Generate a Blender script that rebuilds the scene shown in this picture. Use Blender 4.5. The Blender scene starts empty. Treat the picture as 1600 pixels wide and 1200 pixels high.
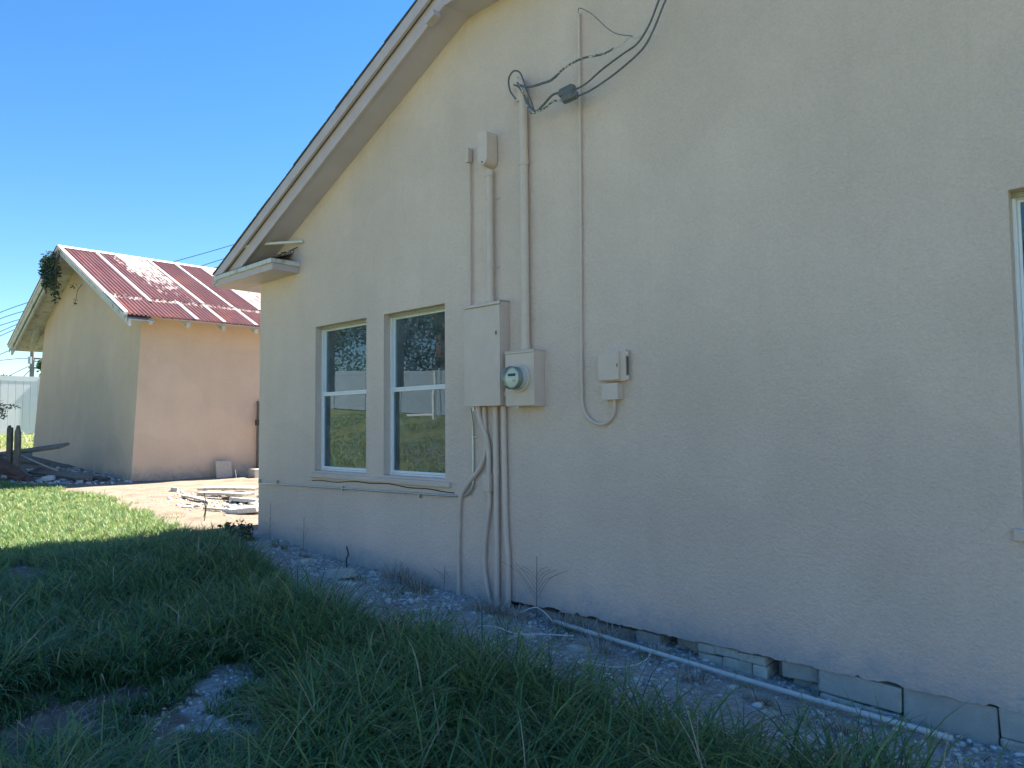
import bpy, bmesh, math, random
import numpy as np
from mathutils import Vector, Matrix

random.seed(7)
rng = np.random.default_rng(11)
S = bpy.context.scene
COL = S.collection

# ------------------------------------------------------------------ camera
cam_d = bpy.data.cameras.new('camera')
cam = bpy.data.objects.new('camera', cam_d)
COL.objects.link(cam)
YAW, PITCH, ROLL = math.radians(43.8), math.radians(3.24), math.radians(0.5)
fw = Vector((-math.sin(YAW) * math.cos(PITCH), math.cos(YAW) * math.cos(PITCH), math.sin(PITCH)))
rt0 = Vector((math.cos(YAW), math.sin(YAW), 0))
up0 = rt0.cross(fw)
rt = rt0 * math.cos(ROLL) - up0 * math.sin(ROLL)
up = up0 * math.cos(ROLL) + rt0 * math.sin(ROLL)
CAM = Vector((0, 0, 1.55))
cam.matrix_world = Matrix(((rt.x, up.x, -fw.x, CAM.x), (rt.y, up.y, -fw.y, CAM.y), (rt.z, up.z, -fw.z, CAM.z), (0, 0, 0, 1)))
cam_d.sensor_width = 36
cam_d.lens = 36 * 1150 / 1600
cam_d.clip_start = 0.05
cam_d.clip_end = 1500
S.camera = cam

# ------------------------------------------------------------------ sky, sun, exposure
SUN_EL, SUN_AZ = math.radians(50), math.radians(4)      # azimuth measured from +Y towards +X
world = bpy.data.worlds.new('World')
S.world = world
world.use_nodes = True
wn = world.node_tree
wn.nodes.clear()
sky = wn.nodes.new('ShaderNodeTexSky')
sky.sky_type = 'NISHITA'
sky.sun_disc = False
sky.sun_elevation = SUN_EL
sky.sun_rotation = SUN_AZ
sky.air_density = 1.0
sky.dust_density = 0.0
sky.ozone_density = 4.0
bg = wn.nodes.new('ShaderNodeBackground')
bg.inputs['Strength'].default_value = 0.063
wo = wn.nodes.new('ShaderNodeOutputWorld')
hs = wn.nodes.new('ShaderNodeHueSaturation')
hs.inputs['Saturation'].default_value = 1.24
wn.links.new(sky.outputs[0], hs.inputs['Color'])
wn.links.new(hs.outputs[0], bg.inputs[0])
wn.links.new(bg.outputs[0], wo.inputs[0])

sun_d = bpy.data.lights.new('sun', 'SUN')
sun_d.energy = 5.0
sun_d.angle = math.radians(0.5)
sun_d.color = (1.0, 0.91, 0.80)
sun = bpy.data.objects.new('sun', sun_d)
COL.objects.link(sun)
sdir = Vector((math.sin(SUN_AZ) * math.cos(SUN_EL), math.cos(SUN_AZ) * math.cos(SUN_EL), math.sin(SUN_EL)))
sun.rotation_euler = (-sdir).to_track_quat('-Z', 'Y').to_euler()
sun.location = (0, 20, 30)

S.view_settings.view_transform = 'Standard'
S.view_settings.look = 'None'
S.view_settings.gamma = 1
S.view_settings.use_curve_mapping = False
S.view_settings.exposure = 1.95


# ------------------------------------------------------------------ helpers: materials
def mat(name, color, rough=0.8, var=0.0, vscale=4.0, bump=0.0, bscale=60.0, metal=0.0, spec=0.4,
        dirt=None, dscale=1.5, dlo=.55, dhi=.7, dist=0.01, trans=0.0, rnd=0.0):
    m = bpy.data.materials.new(name)
    m.use_nodes = True
    n, l = m.node_tree.nodes, m.node_tree.links
    b = n['Principled BSDF']
    b.inputs['Roughness'].default_value = rough
    b.inputs['Metallic'].default_value = metal
    b.inputs['Specular IOR Level'].default_value = spec
    co = n.new('ShaderNodeTexCoord')
    geo = n.new('ShaderNodeNewGeometry')
    cur = None
    rgb = n.new('ShaderNodeRGB')
    rgb.outputs[0].default_value = (*color, 1)
    cur = rgb.outputs[0]
    if var > 0:
        t = n.new('ShaderNodeTexNoise'); t.inputs['Scale'].default_value = vscale
        t.inputs['Detail'].default_value = 6; t.inputs['Roughness'].default_value = .65
        l.new(geo.outputs['Position'], t.inputs['Vector'])
        mr = n.new('ShaderNodeMapRange')
        mr.inputs['From Min'].default_value = .3; mr.inputs['From Max'].default_value = .7
        mr.inputs['To Min'].default_value = 1 - var; mr.inputs['To Max'].default_value = 1 + var
        l.new(t.outputs['Fac'], mr.inputs['Value'])
        mx = n.new('ShaderNodeVectorMath'); mx.operation = 'SCALE'
        l.new(cur, mx.inputs[0]); l.new(mr.outputs[0], mx.inputs['Scale'])
        cur = mx.outputs[0]
    if rnd > 0:
        oi = n.new('ShaderNodeObjectInfo')
        mr = n.new('ShaderNodeMapRange')
        mr.inputs['To Min'].default_value = 1 - rnd; mr.inputs['To Max'].default_value = 1 + rnd
        l.new(oi.outputs['Random'], mr.inputs['Value'])
        mx = n.new('ShaderNodeVectorMath'); mx.operation = 'SCALE'
        l.new(cur, mx.inputs[0]); l.new(mr.outputs[0], mx.inputs['Scale'])
        cur = mx.outputs[0]
    if dirt is not None:
        t = n.new('ShaderNodeTexNoise'); t.inputs['Scale'].default_value = dscale
        t.inputs['Detail'].default_value = 8; t.inputs['Roughness'].default_value = .7
        l.new(geo.outputs['Position'], t.inputs['Vector'])
        mr = n.new('ShaderNodeMapRange')
        mr.inputs['From Min'].default_value = dlo; mr.inputs['From Max'].default_value = dhi
        l.new(t.outputs['Fac'], mr.inputs['Value'])
        mx = n.new('ShaderNodeMix'); mx.data_type = 'RGBA'
        l.new(mr.outputs[0], mx.inputs['Factor']); l.new(cur, mx.inputs['A'])
        mx.inputs['B'].default_value = (*dirt, 1)
        cur = mx.outputs['Result']
    l.new(cur, b.inputs['Base Color'])
    if bump > 0:
        t = n.new('ShaderNodeTexNoise'); t.inputs['Scale'].default_value = bscale
        t.inputs['Detail'].default_value = 4
        l.new(geo.outputs['Position'], t.inputs['Vector'])
        bp = n.new('ShaderNodeBump'); bp.inputs['Strength'].default_value = bump
        bp.inputs['Distance'].default_value = dist
        l.new(t.outputs['Fac'], bp.inputs['Height'])
        l.new(bp.outputs[0], b.inputs['Normal'])
    if trans > 0:
        o = n['Material Output']
        tr = n.new('ShaderNodeBsdfTranslucent'); l.new(cur, tr.inputs['Color'])
        ms = n.new('ShaderNodeMixShader'); ms.inputs[0].default_value = trans
        l.new(b.outputs[0], ms.inputs[1]); l.new(tr.outputs[0], ms.inputs[2])
        l.new(ms.outputs[0], o.inputs['Surface'])
    return m


def stucco_mat(name, color, foot=None, foot_z=(0.1, 0.45)):
    """painted sand-finish stucco: trowelled relief, faint blotches, splashed dust near its foot"""
    m = bpy.data.materials.new(name); m.use_nodes = True
    n, l = m.node_tree.nodes, m.node_tree.links
    b = n['Principled BSDF']; b.inputs['Roughness'].default_value = .82
    b.inputs['Specular IOR Level'].default_value = .25
    geo = n.new('ShaderNodeNewGeometry')

    def noise(sc, det=5, ro=.6, vec=None):
        t = n.new('ShaderNodeTexNoise'); t.inputs['Scale'].default_value = sc
        t.inputs['Detail'].default_value = det; t.inputs['Roughness'].default_value = ro
        l.new(vec or geo.outputs['Position'], t.inputs['Vector']); return t.outputs['Fac']

    def rng_(v, a, c, lo, hi):
        r = n.new('ShaderNodeMapRange'); r.inputs['From Min'].default_value = a; r.inputs['From Max'].default_value = c
        r.inputs['To Min'].default_value = lo; r.inputs['To Max'].default_value = hi
        l.new(v, r.inputs['Value']); return r.outputs[0]

    def mul(a, c):
        q = n.new('ShaderNodeMath'); q.operation = 'MULTIPLY'; l.new(a, q.inputs[0])
        if isinstance(c, float): q.inputs[1].default_value = c
        else: l.new(c, q.inputs[1])
        return q.outputs[0]
    mp = n.new('ShaderNodeMapping'); mp.inputs['Scale'].default_value = (1, 1, .25)
    l.new(geo.outputs['Position'], mp.inputs['Vector'])
    k = mul(rng_(noise(.9, 5), .3, .7, .93, 1.06), rng_(noise(90, 3), .35, .65, .95, 1.04))
    k = mul(k, rng_(noise(2.2, 6, .6, mp.outputs[0]), .3, .75, 1.03, .95))
    k = mul(k, rng_(noise(.55, 2, .4), .56, .575, 1., .965))                     # an older repaint with a soft border
    mp3 = n.new('ShaderNodeMapping'); mp3.inputs['Scale'].default_value = (9, 9, .35)
    l.new(geo.outputs['Position'], mp3.inputs['Vector'])
    k = mul(k, rng_(noise(1, 6, .7, mp3.outputs[0]), .58, .85, 1., .93))         # faint drip streaks
    k = mul(k, rng_(noise(38, 5, .75), .66, .74, 1., .86))                       # specks
    sc = n.new('ShaderNodeVectorMath'); sc.operation = 'SCALE'
    sc.inputs[0].default_value = color; l.new(k, sc.inputs['Scale'])
    cur = sc.outputs[0]
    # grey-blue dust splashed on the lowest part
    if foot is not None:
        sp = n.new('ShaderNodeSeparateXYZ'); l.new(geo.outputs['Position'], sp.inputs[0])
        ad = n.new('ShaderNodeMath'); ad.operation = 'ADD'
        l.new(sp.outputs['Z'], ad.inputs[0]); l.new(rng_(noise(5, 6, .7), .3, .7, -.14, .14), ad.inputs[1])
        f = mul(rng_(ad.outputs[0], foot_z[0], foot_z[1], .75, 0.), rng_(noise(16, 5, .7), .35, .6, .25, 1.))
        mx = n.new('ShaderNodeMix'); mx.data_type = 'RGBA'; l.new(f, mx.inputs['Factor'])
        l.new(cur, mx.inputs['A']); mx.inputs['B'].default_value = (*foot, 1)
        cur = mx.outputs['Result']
    l.new(cur, b.inputs['Base Color'])
    h = n.new('ShaderNodeMath'); h.operation = 'ADD'
    a1 = rng_(noise(70, 4, .6), .35, .62, 0, 1)
    mp2 = n.new('ShaderNodeMapping'); mp2.inputs['Scale'].default_value = (22, 22, 34)
    mp2.inputs['Rotation'].default_value = (0, .45, 0)
    l.new(geo.outputs['Position'], mp2.inputs['Vector'])
    a2 = noise(1, 4, .55, mp2.outputs[0])
    l.new(mul(a1, .45), h.inputs[0]); l.new(a2, h.inputs[1])
    bp = n.new('ShaderNodeBump'); bp.inputs['Strength'].default_value = .7; bp.inputs['Distance'].default_value = .010
    l.new(h.outputs[0], bp.inputs['Height']); l.new(bp.outputs[0], b.inputs['Normal'])
    return m


def attr_mat(name, attr, stops, rough=.8, trans=0.0, spec=.3, bump=0.0, bscale=60):
    """colour ramp over a per-face random attribute"""
    m = bpy.data.materials.new(name); m.use_nodes = True
    n, l = m.node_tree.nodes, m.node_tree.links
    b = n['Principled BSDF']; b.inputs['Roughness'].default_value = rough
    b.inputs['Specular IOR Level'].default_value = spec
    a = n.new('ShaderNodeAttribute'); a.attribute_name = attr
    r = n.new('ShaderNodeValToRGB')
    e = r.color_ramp.elements
    while len(e) < len(stops): e.new(.5)
    for i, (p, c) in enumerate(stops):
        e[i].position = p; e[i].color = (*c, 1)
    l.new(a.outputs['Fac'], r.inputs[0]); l.new(r.outputs[0], b.inputs['Base Color'])
    if bump:
        geo = n.new('ShaderNodeNewGeometry')
        t = n.new('ShaderNodeTexNoise'); t.inputs['Scale'].default_value = bscale
        l.new(geo.outputs['Position'], t.inputs['Vector'])
        bp = n.new('ShaderNodeBump'); bp.inputs['Strength'].default_value = bump; bp.inputs['Distance'].default_value = .01
        l.new(t.outputs['Fac'], bp.inputs['Height']); l.new(bp.outputs[0], b.inputs['Normal'])
    if trans:
        tr = n.new('ShaderNodeBsdfTranslucent'); l.new(r.outputs[0], tr.inputs['Color'])
        ms = n.new('ShaderNodeMixShader'); ms.inputs[0].default_value = trans
        l.new(b.outputs[0], ms.inputs[1]); l.new(tr.outputs[0], ms.inputs[2])
        l.new(ms.outputs[0], n['Material Output'].inputs['Surface'])
    return m


PAINT = (.73, .575, .49)
M = {}
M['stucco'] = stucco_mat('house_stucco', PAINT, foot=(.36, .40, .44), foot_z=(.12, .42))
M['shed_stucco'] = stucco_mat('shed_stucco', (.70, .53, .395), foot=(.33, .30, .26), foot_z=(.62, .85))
M['paint'] = mat('beige_paint', (.665, .53, .455), .55, var=.05, vscale=9, bump=.15, bscale=140, dist=.003)
M['paint_dirty'] = mat('beige_paint_worn', (.665, .53, .455), .6, var=.06, vscale=20, dirt=(.16, .15, .14), dscale=30, dlo=.62, dhi=.8)
M['soffit'] = mat('soffit_paint', (.54, .475, .575), .75, var=.06, vscale=3, bump=.2, bscale=90, dist=.004)
M['trim'] = mat('trim_paint', (.53, .44, .46), .6, var=.07, vscale=6, bump=.15, bscale=120, dist=.003, dirt=(.25, .24, .23), dscale=9, dlo=.66, dhi=.85)
M['shingle'] = mat('asphalt_shingle', (.12, .10, .085), .95, var=.2, vscale=30, bump=.6, bscale=250, rnd=.2)
M['white_frame'] = mat('white_window_frame', (.80, .80, .82), .35, var=.04, vscale=15)
M['caulk'] = mat('weathered_caulk', (.38, .36, .28), .8, var=.15, vscale=30)
M['room'] = mat('interior_paint', (.30, .30, .30), .9, var=.05)
M['room_floor'] = mat('interior_floor', (.16, .12, .09), .6, var=.2)
M['block'] = mat('concrete_block', (.50, .47, .42), .95, var=.14, vscale=7, bump=.5, bscale=110, dirt=(.22, .22, .21), dscale=4, rnd=.12)
M['stone'] = mat('limestone', (.55, .52, .45), .95, var=.2, vscale=12, bump=.8, bscale=50, dirt=(.27, .26, .24), dscale=9, rnd=.15)
M['steel'] = mat('galvanised_steel', (.50, .51, .52), .38, var=.15, vscale=30, metal=.85)
M['black_rubber'] = mat('black_cable', (.13, .13, .14), .6, var=.3, vscale=60)
M['cable_peeled'] = mat('paint_peeled_cable', (.12, .12, .12), .7, dirt=(.62, .60, .56), dscale=45, dlo=.5, dhi=.56)
M['connector'] = mat('dark_connector', (.13, .14, .15), .5, var=.2, vscale=50)
M['glassy_grey'] = mat('meter_barrel', (.52, .55, .54), .35, var=.05)
M['dial'] = mat('meter_dial', (.75, .80, .76), .4)
M['soil_dark'] = mat('dirt_line', (.22, .20, .18), .9)
M['dark'] = mat('dark_display', (.04, .05, .045), .3)
M['pvc'] = mat('white_pvc', (.66, .66, .63), .4, var=.08, vscale=12, dirt=(.38, .36, .32), dscale=12, dlo=.6, dhi=.8)
M['white_wire'] = mat('white_wire', (.72, .72, .72), .5)
M['vinyl_shaded'] = mat('shaded_white_vinyl', (.30, .36, .42), .5, var=.05, vscale=2)  # white vinyl darkened to blue-grey: the shade is put into its colour
M['vinyl'] = mat('white_vinyl', (.74, .75, .78), .45, var=.03, vscale=2)
M['old_wood'] = mat('weathered_grey_wood', (.16, .145, .13), .9, var=.35, vscale=14, bump=.6, bscale=60, rnd=.25)
M['red_wood'] = mat('reddish_brown_wood', (.13, .075, .06), .9, var=.3, vscale=14, bump=.6, bscale=60)
M['pale_wood'] = mat('bleached_wood', (.50, .46, .40), .9, var=.2, vscale=16, bump=.5, bscale=60, dirt=(.2, .18, .16), dscale=9, rnd=.15)
M['rubble'] = mat('broken_concrete', (.55, .54, .51), .95, var=.15, vscale=10, bump=.7, bscale=50, rnd=.15)
M['paver'] = mat('concrete_paver', (.50, .44, .36), .9, var=.1, vscale=18, bump=.4, bscale=120)
M['pole'] = mat('pole_wood', (.22, .20, .18), .9, var=.2)
M['wire'] = mat('overhead_wire', (.10, .12, .14), .7)
M['bark'] = mat('bark', (.12, .09, .07), .95, var=.3, vscale=9, bump=.7, bscale=20)
M['rust_trim'] = mat('white_weathered_metal', (.78, .75, .71), .45, var=.06, vscale=8, dirt=(.50, .24, .17), dscale=7, dlo=.6, dhi=.7)
M['shed_white'] = mat('peeling_white_paint', (.58, .57, .54), .8, var=.1, vscale=10, dirt=(.28, .25, .22), dscale=6, dlo=.52, dhi=.68, rnd=.1)
M['leaf_dark'] = attr_mat('dark_leaves', 'rnd', [(0, (.018, .032, .012)), (.6, (.035, .065, .02)), (1, (.07, .11, .035))], .45, trans=.25, spec=.5)
M['leaf_mid'] = attr_mat('mid_leaves', 'rnd', [(0, (.035, .07, .02)), (.6, (.07, .13, .035)), (1, (.13, .18, .06))], .5, trans=.3, spec=.5)
M['leaf_pale'] = attr_mat('pale_leaves', 'rnd', [(0, (.10, .12, .06)), (.6, (.18, .20, .10)), (1, (.3, .3, .2))], .55, trans=.25)
M['vine'] = attr_mat('vine_leaves', 'rnd', [(0, (.02, .045, .03)), (.6, (.045, .085, .05)), (1, (.10, .15, .08))], .5, trans=.15, spec=.5)
M['dry'] = attr_mat('dry_stalks', 'rnd', [(0, (.20, .17, .14)), (.5, (.42, .37, .32)), (1, (.66, .60, .53))], .85, trans=.1)
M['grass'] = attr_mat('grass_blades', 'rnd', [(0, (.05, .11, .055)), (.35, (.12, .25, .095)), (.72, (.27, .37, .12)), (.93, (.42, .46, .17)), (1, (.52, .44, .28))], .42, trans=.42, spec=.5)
M['rock'] = attr_mat('limestone_chips', 'rnd', [(0, (.30, .30, .30)), (.5, (.52, .53, .54)), (1, (.74, .75, .76))], .95, bump=.5, bscale=120)


def glass_mat():
    m = bpy.data.materials.new('window_glass'); m.use_nodes = True
    n, l = m.node_tree.nodes, m.node_tree.links
    n.remove(n['Principled BSDF'])
    fr = n.new('ShaderNodeFresnel'); fr.inputs['IOR'].default_value = 1.52
    mt = n.new('ShaderNodeMath'); mt.operation = 'MULTIPLY_ADD'; mt.use_clamp = True
    l.new(fr.outputs[0], mt.inputs[0]); mt.inputs[1].default_value = 1.45; mt.inputs[2].default_value = .01   # two sheets of glass
    tr = n.new('ShaderNodeBsdfTransparent'); tr.inputs[0].default_value = (.62, .68, .70, 1)
    gl = n.new('ShaderNodeBsdfGlossy'); gl.inputs['Roughness'].default_value = .012; gl.inputs['Color'].default_value = (.84, .96, 1, 1)
    geo = n.new('ShaderNodeNewGeometry')
    t = n.new('ShaderNodeTexNoise'); t.inputs['Scale'].default_value = 2.2
    l.new(geo.outputs['Position'], t.inputs['Vector'])
    bp = n.new('ShaderNodeBump'); bp.inputs['Strength'].default_value = .035; bp.inputs['Distance'].default_value = .01
    l.new(t.outputs['Fac'], bp.inputs['Height']); l.new(bp.outputs[0], gl.inputs['Normal'])
    # thin film of dust
    df = n.new('ShaderNodeBsdfDiffuse'); df.inputs[0].default_value = (.46, .54, .58, 1)
    t2 = n.new('ShaderNodeTexNoise'); t2.inputs['Scale'].default_value = 9; t2.inputs['Detail'].default_value = 8
    l.new(geo.outputs['Position'], t2.inputs['Vector'])
    mr = n.new('ShaderNodeMapRange'); mr.inputs['From Min'].default_value = .4; mr.inputs['From Max'].default_value = .8
    mr.inputs['To Min'].default_value = .06; mr.inputs['To Max'].default_value = .17
    l.new(t2.outputs['Fac'], mr.inputs['Value'])
    m1 = n.new('ShaderNodeMixShader'); l.new(mt.outputs[0], m1.inputs[0]); l.new(tr.outputs[0], m1.inputs[1]); l.new(gl.outputs[0], m1.inputs[2])
    m2 = n.new('ShaderNodeMixShader'); l.new(mr.outputs[0], m2.inputs[0]); l.new(m1.outputs[0], m2.inputs[1]); l.new(df.outputs[0], m2.inputs[2])
    l.new(m2.outputs[0], n['Material Output'].inputs['Surface'])
    return m


M['glass'] = glass_mat()


def dome_mat():
    m = bpy.data.materials.new('meter_glass'); m.use_nodes = True
    n, l = m.node_tree.nodes, m.node_tree.links
    n.remove(n['Principled BSDF'])
    fr = n.new('ShaderNodeFresnel'); fr.inputs['IOR'].default_value = 1.6
    tr = n.new('ShaderNodeBsdfTransparent'); tr.inputs[0].default_value = (.95, .98, .97, 1)
    gl = n.new('ShaderNodeBsdfGlossy'); gl.inputs['Roughness'].default_value = .06
    m1 = n.new('ShaderNodeMixShader'); l.new(fr.outputs[0], m1.inputs[0]); l.new(tr.outputs[0], m1.inputs[1]); l.new(gl.outputs[0], m1.inputs[2])
    l.new(m1.outputs[0], n['Material Output'].inputs['Surface'])
    return m


M['dome'] = dome_mat()


def corrugated_mat():
    """red paint on corrugated steel, chalked and flaked to white in patches, rust streaks"""
    m = bpy.data.materials.new('red_corrugated_steel'); m.use_nodes = True
    n, l = m.node_tree.nodes, m.node_tree.links
    b = n['Principled BSDF']; b.inputs['Roughness'].default_value = .42; b.inputs['Specular IOR Level'].default_value = .5
    geo = n.new('ShaderNodeNewGeometry')

    def noise(sc, det=6, ro=.65, scale=None):
        t = n.new('ShaderNodeTexNoise'); t.inputs['Scale'].default_value = sc
        t.inputs['Detail'].default_value = det; t.inputs['Roughness'].default_value = ro
        v = geo.outputs['Position']
        if scale:
            mp = n.new('ShaderNodeMapping'); mp.inputs['Scale'].default_value = scale
            l.new(v, mp.inputs['Vector']); v = mp.outputs[0]
        l.new(v, t.inputs['Vector']); return t.outputs['Fac']

    def rng_(v, a, c, lo, hi):
        r = n.new('ShaderNodeMapRange'); r.inputs['From Min'].default_value = a; r.inputs['From Max'].default_value = c
        r.inputs['To Min'].default_value = lo; r.inputs['To Max'].default_value = hi
        l.new(v, r.inputs['Value']); return r.outputs[0]

    def mth(op, a, c):
        q = n.new('ShaderNodeMath'); q.operation = op
        for i, x in enumerate((a, c)):
            if isinstance(x, (int, float)): q.inputs[i].default_value = x
            else: l.new(x, q.inputs[i])
        return q.outputs[0]
    base = n.new('ShaderNodeValToRGB')
    e = base.color_ramp.elements
    e[0].position = .3; e[0].color = (.16, .06, .05, 1); e[1].position = .7; e[1].color = (.27, .13, .11, 1)
    l.new(noise(3, 7, .7, (.35, 2.5, .35)), base.inputs[0])
    rust = n.new('ShaderNodeMix'); rust.data_type = 'RGBA'; rust.inputs['B'].default_value = (.38, .13, .07, 1)
    l.new(rng_(noise(1.6, 8, .75), .52, .66, 0, .8), rust.inputs['Factor']); l.new(base.outputs[0], rust.inputs['A'])
    sp = n.new('ShaderNodeSeparateXYZ'); l.new(geo.outputs['Position'], sp.inputs[0])
    # the second and sixth sheets have lost their paint towards the ridge: zones in Y and Z
    band1 = mth('MULTIPLY', rng_(sp.outputs['Y'], 5.45, 5.75, 0, 1), rng_(sp.outputs['Y'], 6.3, 6.42, 1, 0))
    band1 = mth('MULTIPLY', band1, rng_(sp.outputs['Z'], 4.0, 5.0, .1, 1.))
    band2 = rng_(sp.outputs['Y'], 7.6, 7.75, 0, 1)
    tier = mth('MULTIPLY', rng_(sp.outputs['Z'], 3.98, 4.02, 0, 1), rng_(sp.outputs['Z'], 4.06, 4.16, 1, 0))
    z = mth('MAXIMUM', mth('MAXIMUM', band1, band2), mth('MULTIPLY', tier, .75))
    thr = mth('SUBTRACT', noise(7, 8, .8, (.5, 1.6, .5)), rng_(z, 0, 1, .66, .42))
    fl = rng_(thr, 0, .03, 0, 1)
    wh = n.new('ShaderNodeMix'); wh.data_type = 'RGBA'; wh.inputs['B'].default_value = (.74, .66, .58, 1)
    l.new(fl, wh.inputs['Factor']); l.new(rust.outputs['Result'], wh.inputs['A'])
    l.new(wh.outputs['Result'], b.inputs['Base Color'])
    bp = n.new('ShaderNodeBump'); bp.inputs['Strength'].default_value = .2; bp.inputs['Distance'].default_value = .004
    l.new(noise(60), bp.inputs['Height']); l.new(bp.outputs[0], b.inputs['Normal'])
    return m


M['corrugated'] = corrugated_mat()


# ------------------------------------------------------------------ helpers: geometry
def wloc(o):
    v = Vector((0, 0, 0))
    while o is not None:
        v += o.location; o = o.parent
    return v


class MB:
    """collects faces in world coordinates, builds ONE mesh object"""
    def __init__(s): s.v = []; s.f = []

    def add(s, vs, fs):
        k = len(s.v); s.v += [tuple(v) for v in vs]; s.f += [tuple(i + k for i in f) for f in fs]; return s

    def box(s, x0, x1, y0, y1, z0, z1, R=None, c=None):
        vs = [Vector((x, y, z)) for z in (z0, z1) for (x, y) in ((x0, y0), (x1, y0), (x1, y1), (x0, y1))]
        if R is not None:
            c = Vector(c) if c is not None else Vector(((x0 + x1) / 2, (y0 + y1) / 2, (z0 + z1) / 2))
            vs = [R @ (v - c) + c for v in vs]
        return s.add(vs, [(3, 2, 1, 0), (4, 5, 6, 7), (0, 1, 5, 4), (1, 2, 6, 5), (2, 3, 7, 6), (3, 0, 4, 7)])

    def beam(s, a, b, w, h, upv=(0, 0, 1)):
        a, b = Vector(a), Vector(b); d = (b - a).normalized()
        sd = d.cross(Vector(upv)).normalized(); u = sd.cross(d)
        vs = [p + sd * i * w / 2 + u * j * h / 2 for p in (a, b) for (i, j) in ((-1, -1), (1, -1), (1, 1), (-1, 1))]
        return s.add(vs, [(0, 1, 2, 3), (7, 6, 5, 4), (0, 4, 5, 1), (1, 5, 6, 2), (2, 6, 7, 3), (3, 7, 4, 0)])

    def prism(s, pts, off):
        """polygon pts extruded by vector off"""
        n = len(pts); off = Vector(off)
        vs = [Vector(p) for p in pts] + [Vector(p) + off for p in pts]
        fs = [tuple(range(n))[::-1], tuple(range(n, 2 * n))] + [(i, (i + 1) % n, n + (i + 1) % n, n + i) for i in range(n)]
        return s.add(vs, fs)

    def tube(s, pts, r, n=10, cap=True):
        pts = [Vector(p) for p in pts]; rr = r if isinstance(r, (list, tuple)) else [r] * len(pts)
        vs = []; u = None
        for i, p in enumerate(pts):
            d = (pts[min(i + 1, len(pts) - 1)] - pts[max(i - 1, 0)]).normalized()
            if u is None:
                u = d.cross(Vector((0, 1, 0)) if abs(d.y) < .9 else Vector((1, 0, 0))).normalized()
            else:
                u = (u - d * u.dot(d)).normalized()
            w = d.cross(u)
            for k in range(n):
                a = 2 * math.pi * k / n
                vs.append(p + (u * math.cos(a) + w * math.sin(a)) * rr[i])
        fs = [(i * n + k, i * n + (k + 1) % n, (i + 1) * n + (k + 1) % n, (i + 1) * n + k) for i in range(len(pts) - 1) for k in range(n)]
        if cap: fs += [tuple(range(n))[::-1], tuple((len(pts) - 1) * n + k for k in range(n))]
        return s.add(vs, fs)

    def build(s, name, m, parent=None, smooth=False, bevel=0, seg=2):
        me = bpy.data.meshes.new(name)
        base = wloc(parent) if parent is not None else Vector((0, 0, 0))
        vs = np.array(s.v, dtype=float)
        lo, hi = vs.min(0), vs.max(0)
        org = Vector(((lo[0] + hi[0]) / 2, (lo[1] + hi[1]) / 2, lo[2]))
        me.from_pydata([tuple(v) for v in (vs - np.array(org))], [], s.f)
        me.materials.append(m)
        bmm = bmesh.new(); bmm.from_mesh(me); bmesh.ops.recalc_face_normals(bmm, faces=bmm.faces); bmm.to_mesh(me); bmm.free()
        if smooth:
            me.polygons.foreach_set('use_smooth', [True] * len(me.polygons))
            try: me.set_sharp_from_angle(angle=math.radians(40))
            except Exception: pass
        o = bpy.data.objects.new(name, me); COL.objects.link(o)
        o.parent = parent; o.location = org - base
        if bevel:
            b = o.modifiers.new('bevel', 'BEVEL'); b.width = bevel; b.segments = seg; b.limit_method = 'ANGLE'
            b.angle_limit = math.radians(50)
        return o


def spline(pts, k=6):
    p = [Vector(q) for q in pts]; p = [p[0] * 2 - p[1]] + p + [p[-1] * 2 - p[-2]]; out = []
    for i in range(1, len(p) - 2):
        for j in range(k):
            t = j / k
            out.append(.5 * ((2 * p[i]) + (p[i + 1] - p[i - 1]) * t + (2 * p[i - 1] - 5 * p[i] + 4 * p[i + 1] - p[i + 2]) * t * t + (3 * p[i] - p[i - 1] - 3 * p[i + 1] + p[i + 2]) * t ** 3))
    return out + [p[-2]]


def tag(o, label=None, cat=None, group=None, kind=None):
    if label: o['label'] = label
    if cat: o['category'] = cat
    if group: o['group'] = group
    if kind: o['kind'] = kind
    return o


def thing(name, loc, label, cat, group=None):
    o = bpy.data.objects.new(name, None); COL.objects.link(o); o.location = loc
    o.empty_display_size = .1
    return tag(o, label, cat, group)


def share(src, loc, rot=None, parent=None, scale=None):
    c = src.copy(); COL.objects.link(c); c.parent = parent if parent is not None else src.parent
    c.location = loc
    if rot is not None: c.rotation_euler = rot
    if scale is not None: c.scale = scale
    return c


def np_mesh(name, V, F, m, rnd=None, parent=None, smooth=False):
    """V (n,3), F (k,3) triangles"""
    me = bpy.data.meshes.new(name)
    me.vertices.add(len(V)); me.vertices.foreach_set('co', V.astype(np.float32).ravel())
    me.loops.add(F.size); me.loops.foreach_set('vertex_index', F.astype(np.int32).ravel())
    me.polygons.add(len(F)); me.polygons.foreach_set('loop_start', np.arange(0, F.size, 3, dtype=np.int32))
    me.polygons.foreach_set('loop_total', np.full(len(F), 3, dtype=np.int32))
    if smooth: me.polygons.foreach_set('use_smooth', np.ones(len(F), dtype=bool))
    me.update(calc_edges=True)
    if rnd is not None:
        a = me.attributes.new('rnd', 'FLOAT', 'POINT'); a.data.foreach_set('value', rnd.astype(np.float32))
    me.materials.append(m)
    o = bpy.data.objects.new(name, me); COL.objects.link(o); o.parent = parent
    return o


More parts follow.
